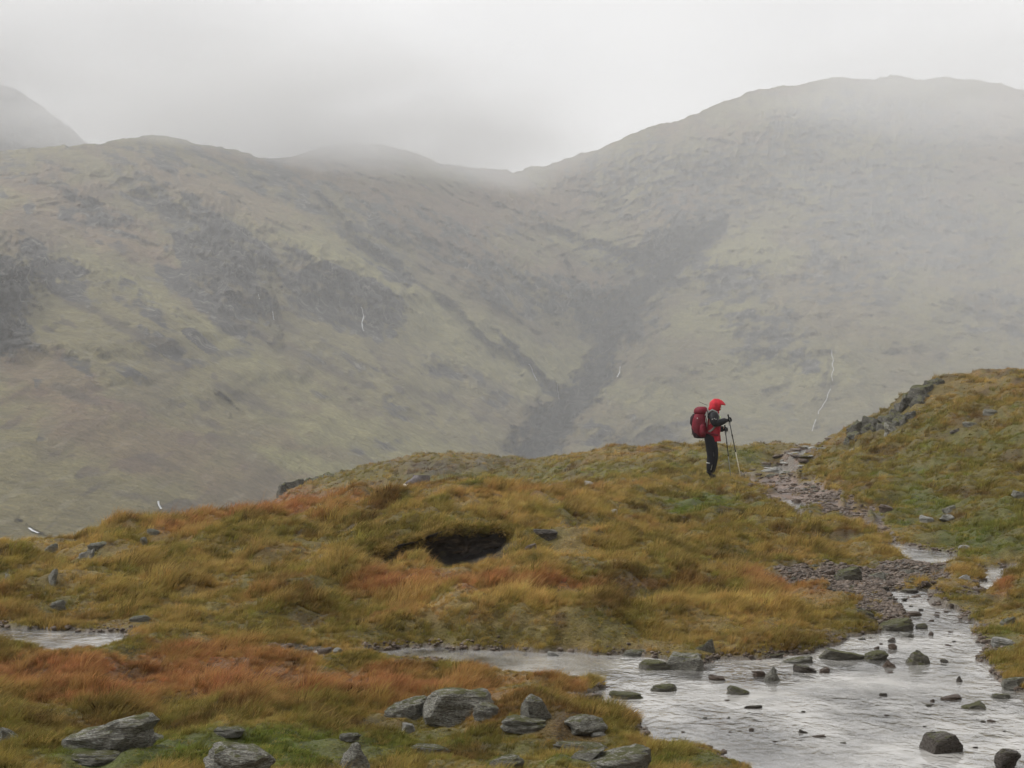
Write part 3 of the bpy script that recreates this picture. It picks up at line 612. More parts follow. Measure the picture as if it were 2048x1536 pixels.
# ------------------------------------------------------------------ stones
def rock_mesh(kind, seed, sub=2, rough=1.0):
    """a stone about 1 wide (x), 1 deep (y), 1 high (z from 0): facets of a hull, then broken and bedded surface"""
    r = random.Random(seed); P = []
    if kind == 'round':
        for _ in range(26):
            v = Vector((r.gauss(0, 1), r.gauss(0, 1), r.gauss(0, 1))).normalized() * r.uniform(0.86, 1.0); P.append((v.x * .5, v.y * .5, max(-.15, v.z * .55 + .45)))
    elif kind == 'block':
        for sx in (-1, 1):
            for sy in (-1, 1):
                for z in (-.1, .5, .85):
                    P.append((sx * r.uniform(.32, .52) * (1 if z < .8 else .72), sy * r.uniform(.3, .5), z + r.uniform(-.2, .1)))
        for _ in range(6): P.append((r.uniform(-.5, .5), r.uniform(-.5, .5), r.uniform(.3, .95)))
    elif kind == 'slab':
        tl = r.uniform(-.25, .25)
        for k in range(11):
            a = k / 11 * math.tau + r.uniform(-.2, .2); q = r.uniform(.42, .52)
            x, y = math.cos(a) * q, math.sin(a) * q
            P += [(x * .97, y * .97, -.2), (x, y, .55 + tl * x * 2 + r.uniform(-.05, .05)), (x * .8, y * .8, .85 + tl * x * 2.4 + r.uniform(-.1, .12))]
    elif kind == 'slabr':                                   # slab that rises to the right
        for k in range(11):
            a = k / 11 * math.tau + r.uniform(-.2, .2); q = r.uniform(.42, .52); x, y = math.cos(a) * q, math.sin(a) * q
            P += [(x * .97, y * .97, -.2), (x, y, .22 + .62 * (x + .5) + r.uniform(-.05, .05)), (x * .85, y * .8, .32 + .7 * (x + .5) + r.uniform(-.06, .06))]
    elif kind == 'wedge':
        s = 1 if r.random() < .5 else -1
        for _ in range(7): P.append((r.uniform(-.5, .5), r.uniform(-.5, .5), -.12))
        for _ in range(9): P.append((x := r.uniform(-.45, .45), r.uniform(-.4, .4), .25 + .75 * (s * x + .5) * r.uniform(.8, 1)))
    elif kind == 'point':
        for k in range(8):
            a = k / 8 * math.tau; P.append((math.cos(a) * .5 * r.uniform(.85, 1), math.sin(a) * .5 * r.uniform(.8, 1), -.1))
            P.append((math.cos(a) * .34 * r.uniform(.8, 1.1), math.sin(a) * .34, .45 + r.uniform(-.1, .1)))
        P += [(r.uniform(-.12, .12), 0, 1), (r.uniform(-.15, .1), .08, .93)]
    bm = bmesh.new()
    for p in P: bm.verts.new(p)
    bmesh.ops.convex_hull(bm, input=bm.verts)
    for v in [v for v in bm.verts if not v.link_faces]: bm.verts.remove(v)
    bmesh.ops.dissolve_limit(bm, angle_limit=0.12, verts=bm.verts, edges=bm.edges)
    bmesh.ops.bevel(bm, geom=list(bm.edges), offset=0.03, segments=1, affect='EDGES', clamp_overlap=True)
    bmesh.ops.triangulate(bm, faces=bm.faces)
    for k in range(sub):
        le = [e for e in bm.edges if e.calc_length() > (0.2, 0.1, 0.05, 0.03, 0.02)[k]]
        bmesh.ops.subdivide_edges(bm, edges=le, cuts=1, use_grid_fill=True)
        bmesh.ops.triangulate(bm, faces=bm.faces)
    off = Vector((seed * 3.7 % 91, seed * 1.3 % 57, seed * 0.77 % 33))
    bm.normal_update()
    for v in bm.verts:
        c = v.co + off
        n = mnoise.fractal(c * 2.6, 1.0, 2.0, 4) * 0.085 + (mnoise.noise(Vector((c.x * 2 + c.z * 3, c.y * 2, c.z * 11 + c.x * 5))) * 0.032)
        v.co += v.normal * n * rough
    me = bpy.data.meshes.new('stone'); bm.to_mesh(me); bm.free()
    me.polygons.foreach_set('use_smooth', np.zeros(len(me.polygons), bool))
    return me
ROCK_SPOTS = []
def stone(px, py, w, h, kind, mat, label, group=None, name='boulder', depth=None, rz=None, seed=None, sink=0.12, cat='rock'):
    """px, py: the foot of the stone in the photograph; w, h: its size there"""
    x, d, z = hit(px, py); u = d / F
    seed = seed or (int(px * 7 + py * 13) % 9973)
    wet_ = float(sample(WATER, x, d)) > .5; sink = .3 if wet_ else sink
    sink = sink if wet_ else .3
    W_, H_ = w * u * (1 if wet_ or py < 1380 else 1.1), h * u * (.68 if wet_ else (.68 if py > 1380 else .9)); De = (depth or 0.8) * W_
    me = rock_mesh(kind, seed)
    y = d + De * 0.4; zz = z - sink * H_ + (0.02 if sample(NEARW, x, d) < .9 else 0)
    o = obj(name, me, M[mat], label=label, cat=cat, group=group)
    o.location = (x, y, zz); o.scale = (W_ * 1.05, De, H_ * (1 + sink)); o.rotation_euler = (0, 0, rz if rz is not None else random.Random(seed).uniform(-.35, .35))
    ROCK_SPOTS.append((x, y, max(W_, De) * 0.5)); return o
G = 'rock'
STONES = [
 (205,1502,178,82,'slabr','rock','long tilted grey slab with streaked face half sunk in bottom-left grass',.7),
 (185,1534,110,22,'slab','rock','low grey rock shelf just below the long tilted slab at bottom left',.6),
 (462,1560,132,95,'round','rock','big rounded boulder with diagonal pale streaks cut by the bottom edge',.9),
 (705,1545,68,68,'point','rock','pale-streaked hump-backed boulder cut by the bottom edge, left of centre',.9),
 (697,1486,36,14,'slab','rock','small flat grey stone just above the hump-backed boulder at bottom',.8),
 (10,1494,48,56,'wedge','rock','dark upright wedge stone cut by the left edge near the bottom',.8),
 (300,1490,44,22,'slab','rock','small pale flake of rock in green turf between the slab and rounded boulder',.8),
 (455,1478,60,16,'slab','rock','thin flat stone lying just behind the big rounded boulder',.6),
 (816,1468,22,20,'block','rock_pale','small bright white stone on green turf below the lichen outcrop',.9),
 (812,1436,92,48,'slabr','rock','low sloping grey slab left of the big lichen-crusted outcrop',.7),
 (918,1445,122,84,'block','rock','largest foreground outcrop, pale lichen-crusted and cracked, beside the stream',.75),
 (975,1440,50,30,'slab','rock','knobbly grey stone leaning against the right foot of the largest outcrop',.8),
 (1070,1448,62,72,'round','rock','upright rounded grey boulder right of the largest lichen outcrop',.8),
 (1052,1468,98,26,'slab','rock','flat broken shelf of rock at the foot of the upright rounded boulder',.7),
 (1172,1476,84,50,'round','rock','low rounded boulder at the grassy tip nearest the stream bend',.8),
 (1196,1474,28,10,'slab','rock_pale','small white flake at the foot of the low rounded boulder by the bend',.7),
 (1165,1510,100,16,'slab','rock','long thin flat stone in the turf near bottom centre',.5),
 (1240,1550,130,54,'slabr','rock','broad smooth grey slab at the bottom edge beside the stream',.8),
 (1180,1528,70,26,'wedge','rock','dark cracked rock joined to the left of the broad smooth slab at bottom edge',.8),
 (1012,1545,64,24,'slab','rock','flat pale-topped stone at the bottom edge near the centre',.8),
 (858,1512,74,14,'slab','rock','thin flat stone in green turf beside the rusty tuft at bottom',.5),
 (1182,1404,42,20,'slab','rock_pink','pinkish flat stone at the tip of the grass spit where the stream bends',.7),
 (1372,1340,70,52,'block','rock','blocky grey boulder with ledged top standing at the far stream bank',.8),
 (1412,1306,44,40,'wedge','rock_moss','greenish leaning stone behind the blocky boulder on the far bank',.6),
 (1312,1340,70,24,'slab','rock_moss','low mossy slab touching the left side of the blocky bank boulder',.7),
 (1274,1313,52,16,'slab','rock','flat grey slab on the far bank left of the blocky boulder',.7),
 (1106,1313,22,11,'slab','rock_pale','small pale stone on the far edge of the stream below the olive bank',.8),
 (1547,1364,40,48,'point','rock','pointed triangular grey stone standing up in the stream',.7),
 (1598,1328,66,20,'slabr','rock','flat tilted slab resting at the stream edge behind the pointed stone',.6),
 (1556,1318,44,20,'wedge','rock_dark','dark stone at the bank directly above the pointed triangular stone',.8),
 (1612,1346,46,20,'slab','rock_dark','dark wet flat stone just right of the pointed triangular stone',.7),
 (1520,1354,26,18,'round','rock_pink','small reddish stone just left of the pointed triangular stone',.8),
 (1650,1346,24,12,'slab','rock_pink','small reddish flat stone in the water right of the dark flat stone',.8),
 (1700,1322,112,42,'wedge','rock_moss','long low moss-covered rock island in the middle of the stream',.7),
 (1755,1322,56,24,'slab','rock_moss','mossy right end stone of the long low rock island',.8),
 (1842,1332,62,42,'point','rock_moss','mossy peaked stone in mid-stream right of the reddish pyramid',.9),
 (1782,1336,36,26,'point','rock_pink','reddish pyramid-shaped stone between the mossy island and mossy peaked stone',.8),
 (1894,1506,76,54,'block','rock_dark','dark red-brown boulder in the water near the bottom right',.85),
 (2022,1540,60,60,'round','rock_dark','dark boulder in the water at the bottom right corner',.9),
 (1966,1420,78,34,'wedge','rock_moss','moss-sided wedge rock in the stream near the right bank',.7),
 (2034,1376,50,26,'slab','rock','grey slab on the right bank at the picture edge',.8),
 (1908,1400,46,10,'slab','rock_pink','thin reddish slab awash left of the moss-sided wedge rock',.6),
 (2006,1398,40,12,'slab','rock','flat pale-edged stone at the right waterline beside the moss-sided wedge',.7),
 (1818,1276,38,24,'wedge','rock_pale','pale-topped wedge stone in the narrows of the stream',.8),
 (1796,1262,76,28,'slab','rock_moss','mossy reddish slab behind the pale-topped wedge stone in the narrows',.7),
 (1846,1258,26,16,'round','rock_moss','small mossy round stone at the right end of the slab in the narrows',.8),
 (1826,1233,42,12,'slab','rock_pink','reddish flat stone awash upstream of the narrows',.7),
 (1788,1300,20,18,'round','rock_pink','small reddish round stone just below the narrows',.9),
 (1786,1285,18,10,'round','rock_dark','small dark stone between the narrows slab and the reddish round stone',.9),
 (1920,1364,16,16,'point','rock_dark','small dark pointed stone alone in the smooth right-hand water',.8),
 (1890,1326,18,11,'round','rock_dark','small dark stone right of the mossy peaked stone',.9),
 (1606,1468,24,14,'wedge','rock_dark','small dark reddish stone alone in the lower left of the wide water',.8),
 (1640,1476,28,6,'slab','rock_pink','thin reddish sliver awash beside the small dark stone in the wide water',.6),
 (1508,1418,36,8,'slab','rock_dark','thin dark sliver of stone lying in the rippled left part of the stream',.4),
 (1768,1392,16,7,'slab','rock_dark','tiny dark stone alone in the middle of the bright water',.8),
 (1478,1390,48,20,'slab','rock_moss','low mossy stone awash in the rippled water below the blocky boulder',.7),
 (1436,1362,34,14,'slab','rock_pink','low brown stone awash just below the blocky bank boulder',.7),
 (1330,1384,52,18,'slab','rock_moss','low mossy stone awash where the two stream arms meet',.7),
 (1250,1398,70,16,'slab','rock_moss','long low mossy stone awash near the grass spit',.6),
 (1745,1240,56,26,'wedge','rock_moss','grey-green rock on the left bank beside the narrows',.8),
 (1822,1186,34,10,'slab','rock_dark','dark flat stone at the lower edge of the gravel bar',.7),
 (1700,1162,60,22,'slab','rock_moss','mossy flat-topped rock on the gravel bar',.7),
 (1760,1160,44,20,'wedge','rock','grey broken stone right of the mossy rock on the gravel bar',.8),
 (1660,1153,28,9,'slab','rock_pink','flat pinkish stone at the left end of the gravel bar',.7),
 (1930,1160,32,15,'wedge','rock_pale','pale stone on the turf islet right of the stream',.8),
 (2020,1250,40,14,'slab','rock','flat grey stone in the right bank turf above the stream',.7),
 (2010,1292,50,16,'slab','rock_pale','pale flat slab set in the right bank beside the yellow tuft',.7),
 (1960,1186,40,12,'slab','rock_pink','brown stone in the trickle right of the turf islet',.7),
 (170,1120,40,26,'wedge','rock_pale','white-faced stone on the left slope below the skyline',.8),
 (195,1100,46,12,'slab','rock','dark grey slab just above the white-faced stone on the left slope',.6),
 (98,1170,40,34,'wedge','rock','dark-sided wedge stone on the far left slope',.8),
 (16,1162,24,14,'wedge','rock','small grey stone at the left edge of the left slope',.8),
 (286,1092,16,16,'round','rock','small round grey stone below the left skyline',.9),
 (304,1072,28,9,'slab','rock','thin flat stone just above the small round stone below the left skyline',.6),
 (100,1106,26,14,'slab','rock','small grey stone among yellow grass near the left skyline',.8),
 (112,1220,34,14,'slab','rock','pale-topped stone in dark grass above the left pool',.7),
 (276,1244,40,14,'slab','rock','flat grey stone at the right end of the left pool',.7),
 (675,1306,22,12,'round','rock_pale','bright white stone at the left end of the stream',.9),
 (648,1308,34,14,'slab','rock_pink','dull reddish stone just left of the bright white stone',.7),
 (600,1310,50,24,'slabr','rock','wet grey slab in the grass left of the bright white stone',.7),
 (1226,1032,20,10,'slab','rock_pale','small pale stone on grass left below the walker',.8),
 (1180,970,24,9,'wedge','rock_pale','small pale stone on the green ridge left of the walker',.8),
 (1088,1078,56,18,'slab','rock_dark','dark peaty rubble stone right of the peat hollow',.6),
 (1062,1102,26,9,'slab','rock_pink','small mauve stone at the right end of the peat hollow',.7),
 (1985,829,32,10,'slab','rock','flat blue-grey slab high on the right-hand hill',.7),
 (1942,853,30,8,'slab','rock','low grey stone on the right-hand hill below the blue-grey slab',.7),
 (1912,866,22,9,'wedge','rock_dark','small dark stone on the right-hand hill left of the low grey stone',.8),
 (2040,998,28,14,'slab','rock','grey flat stone on the green slope at the right edge',.7),
 (1898,1026,34,16,'wedge','rock','grey wedge stone, uppermost of the cluster on the lower right slope',.8),
 (1896,1044,32,13,'round','rock_pale','pale round stone, rightmost of the cluster on the lower right slope',.8),
 (1856,1045,28,11,'slab','rock_pale','pale flat stone, leftmost of the cluster on the lower right slope',.7),
 (1540,945,44,9,'slab','rock_pale','long pale flat slab lying beside the path near the walker',.5),
 (1775,1025,30,10,'slab','rock_pink','low brown stone where the path meets the right-hand slope',.7),
 (1930,1100,26,10,'slab','rock_pale','small pale slab in bright green moss right of the upper stream',.7),
 (1705,905,14,6,'slab','rock_pale','small pale flat stone on grass right of the path top',.7),
]
for px, py, w, h, kind, mt_, lab, dep in STONES:
    stone(px, py, w, h, kind, mt_, lab, depth=dep)

# outcrops on the skyline: one thing each, built of blocks
def outcrop(name, label, blocks, dist=None):
    root = None
    for px, py, w, h, kind, dep, mt_ in blocks:
        if dist: x, d = float(at(px, py, dist)[0]), dist; z = gz(x, d)
        else: x, d, z = hit(px, py)
        zt = float(at(px, py, d)[2]); u = d / F
        if root is None:
            root = obj(name, None, label=label, cat='rock outcrop'); root.location = (x, d, z)
        seed = int(px * 3 + py * 11); o = obj('rock', rock_mesh(kind, seed, 2, 1.6), M[mt_], root)
        top = zt + h * u; base = min(z, zt) - 0.35
        o.location = Vector((x, d + dep * .3, base)) - root.location
        o.scale = (w * u * 1.1, dep, (top - base)); o.rotation_euler = (0, 0, random.Random(seed).uniform(-.5, .5))
        ROCK_SPOTS.append((x, d, w * u * 0.45))
outcrop('rock_outcrop', 'dark broken crag with mossy top at the left end of the green ridge',
 [(567,988,30,24,'block',1.0,'crag'),(592,985,40,32,'block',1.2,'crag'),(618,980,36,30,'round',1.2,'crag'),(640,974,40,26,'slab',1.2,'crag'),(665,968,44,20,'slab',1.2,'crag'),(600,992,60,14,'slab',.8,'crag'),(692,960,36,14,'slab',1.0,'crag')], 70)
outcrop('rock_outcrop', 'line of dark boulders and blocks along the right-hand hill skyline',
 [(1718,866,32,26,'block',.6,'crag'),(1740,863,30,20,'round',.6,'crag'),(1752,856,34,24,'block',.6,'crag'),(1778,848,30,26,'block',.6,'crag'),(1768,858,26,16,'slab',.5,'crag'),(1792,840,30,26,'round',.6,'crag'),(1806,822,26,22,'block',.6,'crag'),
  (1818,808,26,26,'block',.6,'crag'),(1830,796,24,22,'round',.6,'crag'),(1846,788,34,24,'block',.6,'crag'),(1862,776,26,20,'round',.6,'crag'),(1878,768,24,16,'block',.6,'crag'),(1838,806,30,14,'slab',.5,'crag'),(1856,796,30,12,'slab',.5,'crag'),
  (1712,880,40,16,'slab',.6,'crag'),(1800,852,34,18,'slab',.5,'crag'),(1822,838,26,16,'slab',.5,'crag'),(1790,862,36,12,'slab',.5,'rock')])

# countable stones of the path and of the gravel bar that nothing tells apart
PEB = [rock_mesh(k, 500 + i, 1) for i, k in enumerate(('slab', 'slab', 'wedge', 'block', 'round', 'slab'))]
def scatter_stones(poly, n, wr, mats, label, group, seed, flat=0.45, name='stone'):
    r = random.Random(seed); p = np.array(poly, float); lo, hi = p.min(0), p.max(0); k = 0; tries = 0
    meshes = {}
    while k < n and tries < 5000:
        tries += 1
        px, py = r.uniform(lo[0], hi[0]), r.uniform(lo[1], hi[1])
        if poly_sd(np.array([px]), np.array([py]), p)[0] > 0: continue
        x, d, z = hit(px, py); u = d / F; w = r.uniform(*wr) * u; i = r.randrange(len(PEB)); mt_ = r.choice(mats)
        if any((x - a) ** 2 + ((d - b) * .7) ** 2 < (c + w * .4) ** 2 for a, b, c in ROCK_SPOTS): continue
        if (i, mt_) not in meshes:
            q = PEB[i].copy(); q.materials.append(M[mt_]); meshes[(i, mt_)] = q
        o = obj(name, meshes[(i, mt_)], None, label=label, cat='stone', group=group)
        hh = w * r.uniform(.6, 1.2) * flat
        o.location = (x, d, z - hh * .2); o.scale = (w, w * r.uniform(.7, 1.1), hh); o.rotation_euler = (r.uniform(-.15, .15), r.uniform(-.15, .15), r.uniform(0, 6.28)); k += 1
        ROCK_SPOTS.append((x, d, w * .4))
scatter_stones(PATH_P, 46, (8, 18), ('rock_pink', 'rock_dark', 'gravel', 'rock'), 'wet brown stone among the rubble on the muddy path', 'loose stones on the path', 1)
scatter_stones(PATH_U, 44, (12, 30), ('rock_pale', 'rock', 'gravel', 'gravel'), 'wet pale flat stone on the stony upper path by the crest', 'pale stones of the upper path', 2, .22)
scatter_stones(BAR_P, 70, (9, 20), ('gravel', 'rock', 'rock_pink', 'rock_dark'), 'small wet stone lying on the gravel bar beside the stream', 'loose stones on the gravel bar', 3)
scatter_stones([(1230,1375),(1420,1345),(1640,1330),(1860,1345),(1980,1420),(2040,1500),(1600,1530),(1330,1470)], 20, (8, 14), ('rock_dark', 'rock_pink', 'gravel'), 'tiny dark stone just breaking the surface of the wide water', 'tiny stones awash in the stream', 4, .35)
scatter_stones([(1780,1190),(1870,1185),(1950,1250),(1960,1290),(1760,1300),(1700,1290),(1800,1245)], 22, (8, 16), ('rock_dark', 'rock_pink', 'gravel'), 'tiny dark stone awash in the upper narrows of the stream', 'tiny stones awash in the narrows', 5, .4)

# gravel: uncountable
def gravel(name, mask, n, sz, seed, mat='gravel'):
    r = np.random.RandomState(seed); ii = np.argwhere(mask > 0.45)
    wgt = (DD[ii[:, 0], ii[:, 1]] ** -0.2); pick = ii[r.choice(len(ii), n, p=wgt / wgt.sum())]
    base = []
    for k in range(5):
        b = bmesh.new(); bmesh.ops.create_icosphere(b, subdivisions=1, radius=0.5)
        rr = random.Random(k + seed)
        for v in b.verts: v.co *= rr.uniform(.65, 1.1); v.co.z *= .6
        b.verts.ensure_lookup_table(); base.append((np.array([v.co[:] for v in b.verts]), np.array([[v.index for v in f.verts] for f in b.faces]))); b.free()
    V, Fc, o = [], [], 0
    for k, (i, j) in enumerate(pick):
        bv, bf = base[k % 5]; d = DD[i, j]; s = r.uniform(*sz) * (0.6 + d / 25); a = r.uniform(0, 6.28); c, s_ = math.cos(a), math.sin(a)
        v = bv * s; v = np.stack([v[:, 0] * c - v[:, 1] * s_, v[:, 0] * s_ + v[:, 1] * c, v[:, 2]], 1)
        x = XX[i, j] + r.uniform(-.02, .02); y = d + r.uniform(-.05, .05)
        V.append(v + np.array([x, y, gz(x, y) + s * .08])); Fc.append(bf + o); o += len(bv)
    obj(name, mesh_from(name, np.concatenate(V), np.concatenate(Fc), False), M[mat], kind='stuff', label='wet grey and brown gravel ' + ('on the path' if 'path' in name else 'along the water edges' if 'margin' in name else 'on the bed of the stream' if 'bed' in name else 'along the stream bar'), cat='gravel')
gravel('path_gravel', PATHM * (fbm(XX / .6, DD / 1.2, 2, 321) > -.12), 900, (0.02, 0.07), 5)
gravel('stream_gravel', BARM * (1 - WATER), 3600, (0.015, 0.055), 6)
gravel('stream_margin_gravel', MARG * (fbm(XX / .7, DD / 1.1, 2, 331) > -.15) * (DD < 20) * (np.abs(AA) < .42), 5200, (0.012, 0.05), 8)
gravel('stream_bed_gravel', WATER * (DD < 20) * (np.abs(AA) < .42), 5200, (0.025, 0.075), 9)

# ------------------------------------------------------------------ grass
def tuft(seed, n, h, spread, lean, width, arch=0.5):
    r = random.Random(seed); V, Fc, T = [], [], []
    for _ in range(n):
        a = r.uniform(0, math.tau); q = spread * math.sqrt(r.random()); bx, by = math.cos(a) * q, math.sin(a) * q
        hh = h * r.uniform(.55, 1.15); dirx = math.cos(a) * .45 * r.random() + lean * r.uniform(.4, 1.3); diry = math.sin(a) * .45 * r.random() + r.uniform(-.2, .2)
        pa = r.uniform(0, math.tau); wx, wy = math.cos(pa) * width, math.sin(pa) * width * .6
        b = len(V)
        for k in range(4):
            t = k / 3; c = t * (1 - arch) + t * t * arch
            x = bx + dirx * hh * c * 1.1; y = by + diry * hh * c; z = hh * (t - .28 * arch * t * t * (abs(dirx) + .5)) - .02
            w = (1, .85, .55, 0)[k]
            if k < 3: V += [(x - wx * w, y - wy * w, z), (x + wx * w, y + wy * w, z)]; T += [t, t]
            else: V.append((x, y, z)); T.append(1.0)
        Fc += [(b, b + 1, b + 3), (b, b + 3, b + 2), (b + 2, b + 3, b + 5), (b + 2, b + 5, b + 4), (b + 4, b + 5, b + 6)]
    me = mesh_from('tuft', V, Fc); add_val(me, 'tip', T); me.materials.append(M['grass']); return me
pc = bpy.data.collections.new('grass_tufts')
SPECS = [(30, .17, .07, .55, .0040, .7), (34, .15, .08, .75, .0040, .8), (26, .20, .06, .5, .0038, .6), (34, .13, .09, .65, .0040, .8),
         (34, .095, .08, .5, .0043, .7), (38, .075, .09, .65, .0046, .8), (30, .11, .07, .45, .0040, .6),
         (40, .040, .10, .35, .0049, .6), (44, .030, .11, .4, .0051, .7), (36, .055, .09, .3, .0046, .5), (7, .30, .03, .8, .0027, .8), (5, .36, .03, .6, .0027, .9)]
for i, (n_, h_, s_, l_, w_, a_) in enumerate(SPECS):
    pc.objects.link(bpy.data.objects.new('tuft_%02d' % i, tuft(900 + i, n_, h_, s_, l_, w_, a_)))
def grass(name, n, arange, drange, seed, size, label):
    r = np.random.RandomState(seed)
    a = r.uniform(*arange, n); s = r.uniform(math.log(drange[0]), math.log(drange[1]), n); d = np.exp(s); x = a * d
    z = sample(ZG, x, d); px, py = project(x, d, z)
    col, hg = zones(px, py, x, d)
    bare = np.maximum.reduce([sample(WATER, x, d), sample(PATHM, x, d) * 1.05, sample(BARM, x, d) * 1.05, sample(HAG, x, d)])
    keep = r.uniform(0, 1, n) > np.where(bare > .5, .985, bare * 1.2)
    keep &= sample(WATER, x, d) < 0.15
    keep &= sample(HAG, x, d) < 0.3
    for rx, ry, rr in ROCK_SPOTS:
        m = np.abs(x - rx) < rr
        keep[m] &= ((x[m] - rx) ** 2 + (d[m] - ry) ** 2) > (rr * .86) ** 2
    x, d, z, col, hg, a = x[keep], d[keep], z[keep], col[keep], hg[keep], a[keep]; n = len(x)
    q = hg + r.normal(0, .16, n)
    vid = np.where(q > .72, r.randint(0, 4, n), np.where(q > .36, r.randint(4, 7, n), r.randint(7, 10, n)))
    rr_ = np.full(n, 9.0)
    for rx, ry, rq in ROCK_SPOTS:
        m = (np.abs(x - rx) < rq + .4) & (np.abs(d - ry) < rq + 1.0)
        rr_[m] = np.minimum(rr_[m], np.hypot(x[m] - rx, (d[m] - ry) * .6) - rq)
    low = np.maximum(.65 * sample(NEARW, x, d), 1 - sstep(0, .35, rr_)); low = np.maximum(low, 0.7 * sample(HOLE, x, d))
    vid = np.where((low < .3) & (q > .6) & (r.uniform(0, 1, n) < .03), r.randint(10, 12, n), vid)
    vid = np.where((d > 36), r.randint(4, 10, n), vid)
    hz_ = np.clip(.8 + .95 * fbm(x / .5, d / .6, 3, 301), .3, 1.7)
    scl = size * hz_ * r.uniform(.65, 1.2, n) * np.interp(d, [6, 14, 30, 70], [.6, .68, .9, 1.6]) * (1 - .5 * low)
    jitc = col * (1 + r.normal(0, .28, (n, 1))) * (1 + r.normal(0, .06, (n, 3)))
    pale = ((r.uniform(0, 1, n) < .07) | (vid >= 10))[:, None]; jitc = np.where(pale, jitc * .5 + np.array((.40, .27, .09)) * .55, jitc)
    jitc = np.clip(jitc * 1.25, .006, .62)
    ro = np.stack([r.normal(0, .12, n), r.normal(0, .12, n), r.normal(0, .75, n) + .5 * fbm(x / 1.5, d / 1.5, 2, 311)], 1)
    if name == 'grass':                                           # turf hanging over the lip of the peat bank
        k = 420; la = r.uniform(pu[8], pu[-5], k); lf = np.interp(la, ag, fr[200]); e_ = r.uniform(0, 1, k); lx = la * lf
        x = np.r_[x, lx]; d = np.r_[d, lf - .1 + .3 * e_]; z = np.r_[z, sample(ZG, lx, lf + .2) - .03 + .02 * e_]; n += k
        lc = np.where((r.uniform(0, 1, k) < .5)[:, None], OLIVE, STRAW) * (1 + r.normal(0, .25, (k, 1))); jitc = np.r_[jitc, np.clip(lc, .01, .5)]
        scl = np.r_[scl, r.uniform(.45, .85, k)]; vid = np.r_[vid, r.randint(4, 7, k)]
        ro = np.r_[ro, np.stack([(1 - e_) * 1.2 + r.normal(0, .2, k), r.normal(0, .3, k), r.normal(0, .5, k)], 1)]
    me = bpy.data.meshes.new(name); me.vertices.add(n); me.vertices.foreach_set('co', np.stack([x, d, z], 1).astype(np.float32).ravel())
    add_col(me, 'tcol', jitc); add_val(me, 'scl', scl)
    at_ = me.attributes.new('vid', 'INT', 'POINT'); at_.data.foreach_set('value', vid.astype(np.int32))
    at_ = me.attributes.new('rot', 'FLOAT_VECTOR', 'POINT'); at_.data.foreach_set('vector', ro.astype(np.float32).ravel())
    o = obj(name, me, label=label, cat='grass', kind='stuff')
    ng = bpy.data.node_groups.new(name, 'GeometryNodeTree')
    ng.interface.new_socket('Geometry', in_out='INPUT', socket_type='NodeSocketGeometry'); ng.interface.new_socket('Geometry', in_out='OUTPUT', socket_type='NodeSocketGeometry')
    N = ng.nodes; L = ng.links; gi = N.new('NodeGroupInput'); go = N.new('NodeGroupOutput'); ip = N.new('GeometryNodeInstanceOnPoints')
    ci = N.new('GeometryNodeCollectionInfo'); ci.inputs['Collection'].default_value = pc; ci.inputs['Separate Children'].default_value = True; ci.inputs['Reset Children'].default_value = True
    def na(nm, t):
        k = N.new('GeometryNodeInputNamedAttribute'); k.data_type = t; k.inputs['Name'].default_value = nm; return k.outputs['Attribute']
    e2r = N.new('FunctionNodeEulerToRotation'); L.new(na('rot', 'FLOAT_VECTOR'), e2r.inputs[0])
    L.new(gi.outputs[0], ip.inputs['Points']); L.new(ci.outputs[0], ip.inputs['Instance']); ip.inputs['Pick Instance'].default_value = True
    L.new(na('vid', 'INT'), ip.inputs['Instance Index']); L.new(e2r.outputs[0], ip.inputs['Rotation']); L.new(na('scl', 'FLOAT'), ip.inputs['Scale'])
    L.new(ip.outputs[0], go.inputs[0])
    md = o.modifiers.new('scatter', 'NODES'); md.node_group = ng
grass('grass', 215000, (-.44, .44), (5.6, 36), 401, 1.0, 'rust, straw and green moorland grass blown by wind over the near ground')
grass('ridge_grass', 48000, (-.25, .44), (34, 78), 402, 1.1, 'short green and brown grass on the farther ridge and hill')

# ------------------------------------------------------------------ the walker
def skin(name, chains, mat, parent=None, sub=2, root=0, **kw):
    """chains: lists of (x, y, z, radius); a chain may begin with the index of an earlier vertex"""
    V, E, Rd = [], [], []
    for ch in chains:
        prev = None
        for p in ch:
            if isinstance(p, int): prev = p; continue
            V.append(p[:3]); Rd.append(p[3:] if len(p) == 5 else (p[3], p[3])); i = len(V) - 1
            if prev is not None: E.append((prev, i))
            prev = i
    me = bpy.data.meshes.new(name); me.from_pydata(V, E, []); o = bpy.data.objects.new(name, me); COL.objects.link(o)
    sm = o.modifiers.new('s', 'SKIN'); sm.use_smooth_shade = True; sm.branch_smoothing = 0.3
    for i, q in enumerate(me.skin_vertices[0].data): q.radius = Rd[i]; q.use_root = (i == root)
    sb = o.modifiers.new('d', 'SUBSURF'); sb.levels = sub; sb.render_levels = sub
    dg = bpy.context.evaluated_depsgraph_get(); m2 = bpy.data.meshes.new_from_object(o.evaluated_get(dg)); m2.name = name
    bpy.data.objects.remove(o); bpy.data.meshes.remove(me)
    return obj(name, m2, mat, parent, **kw)
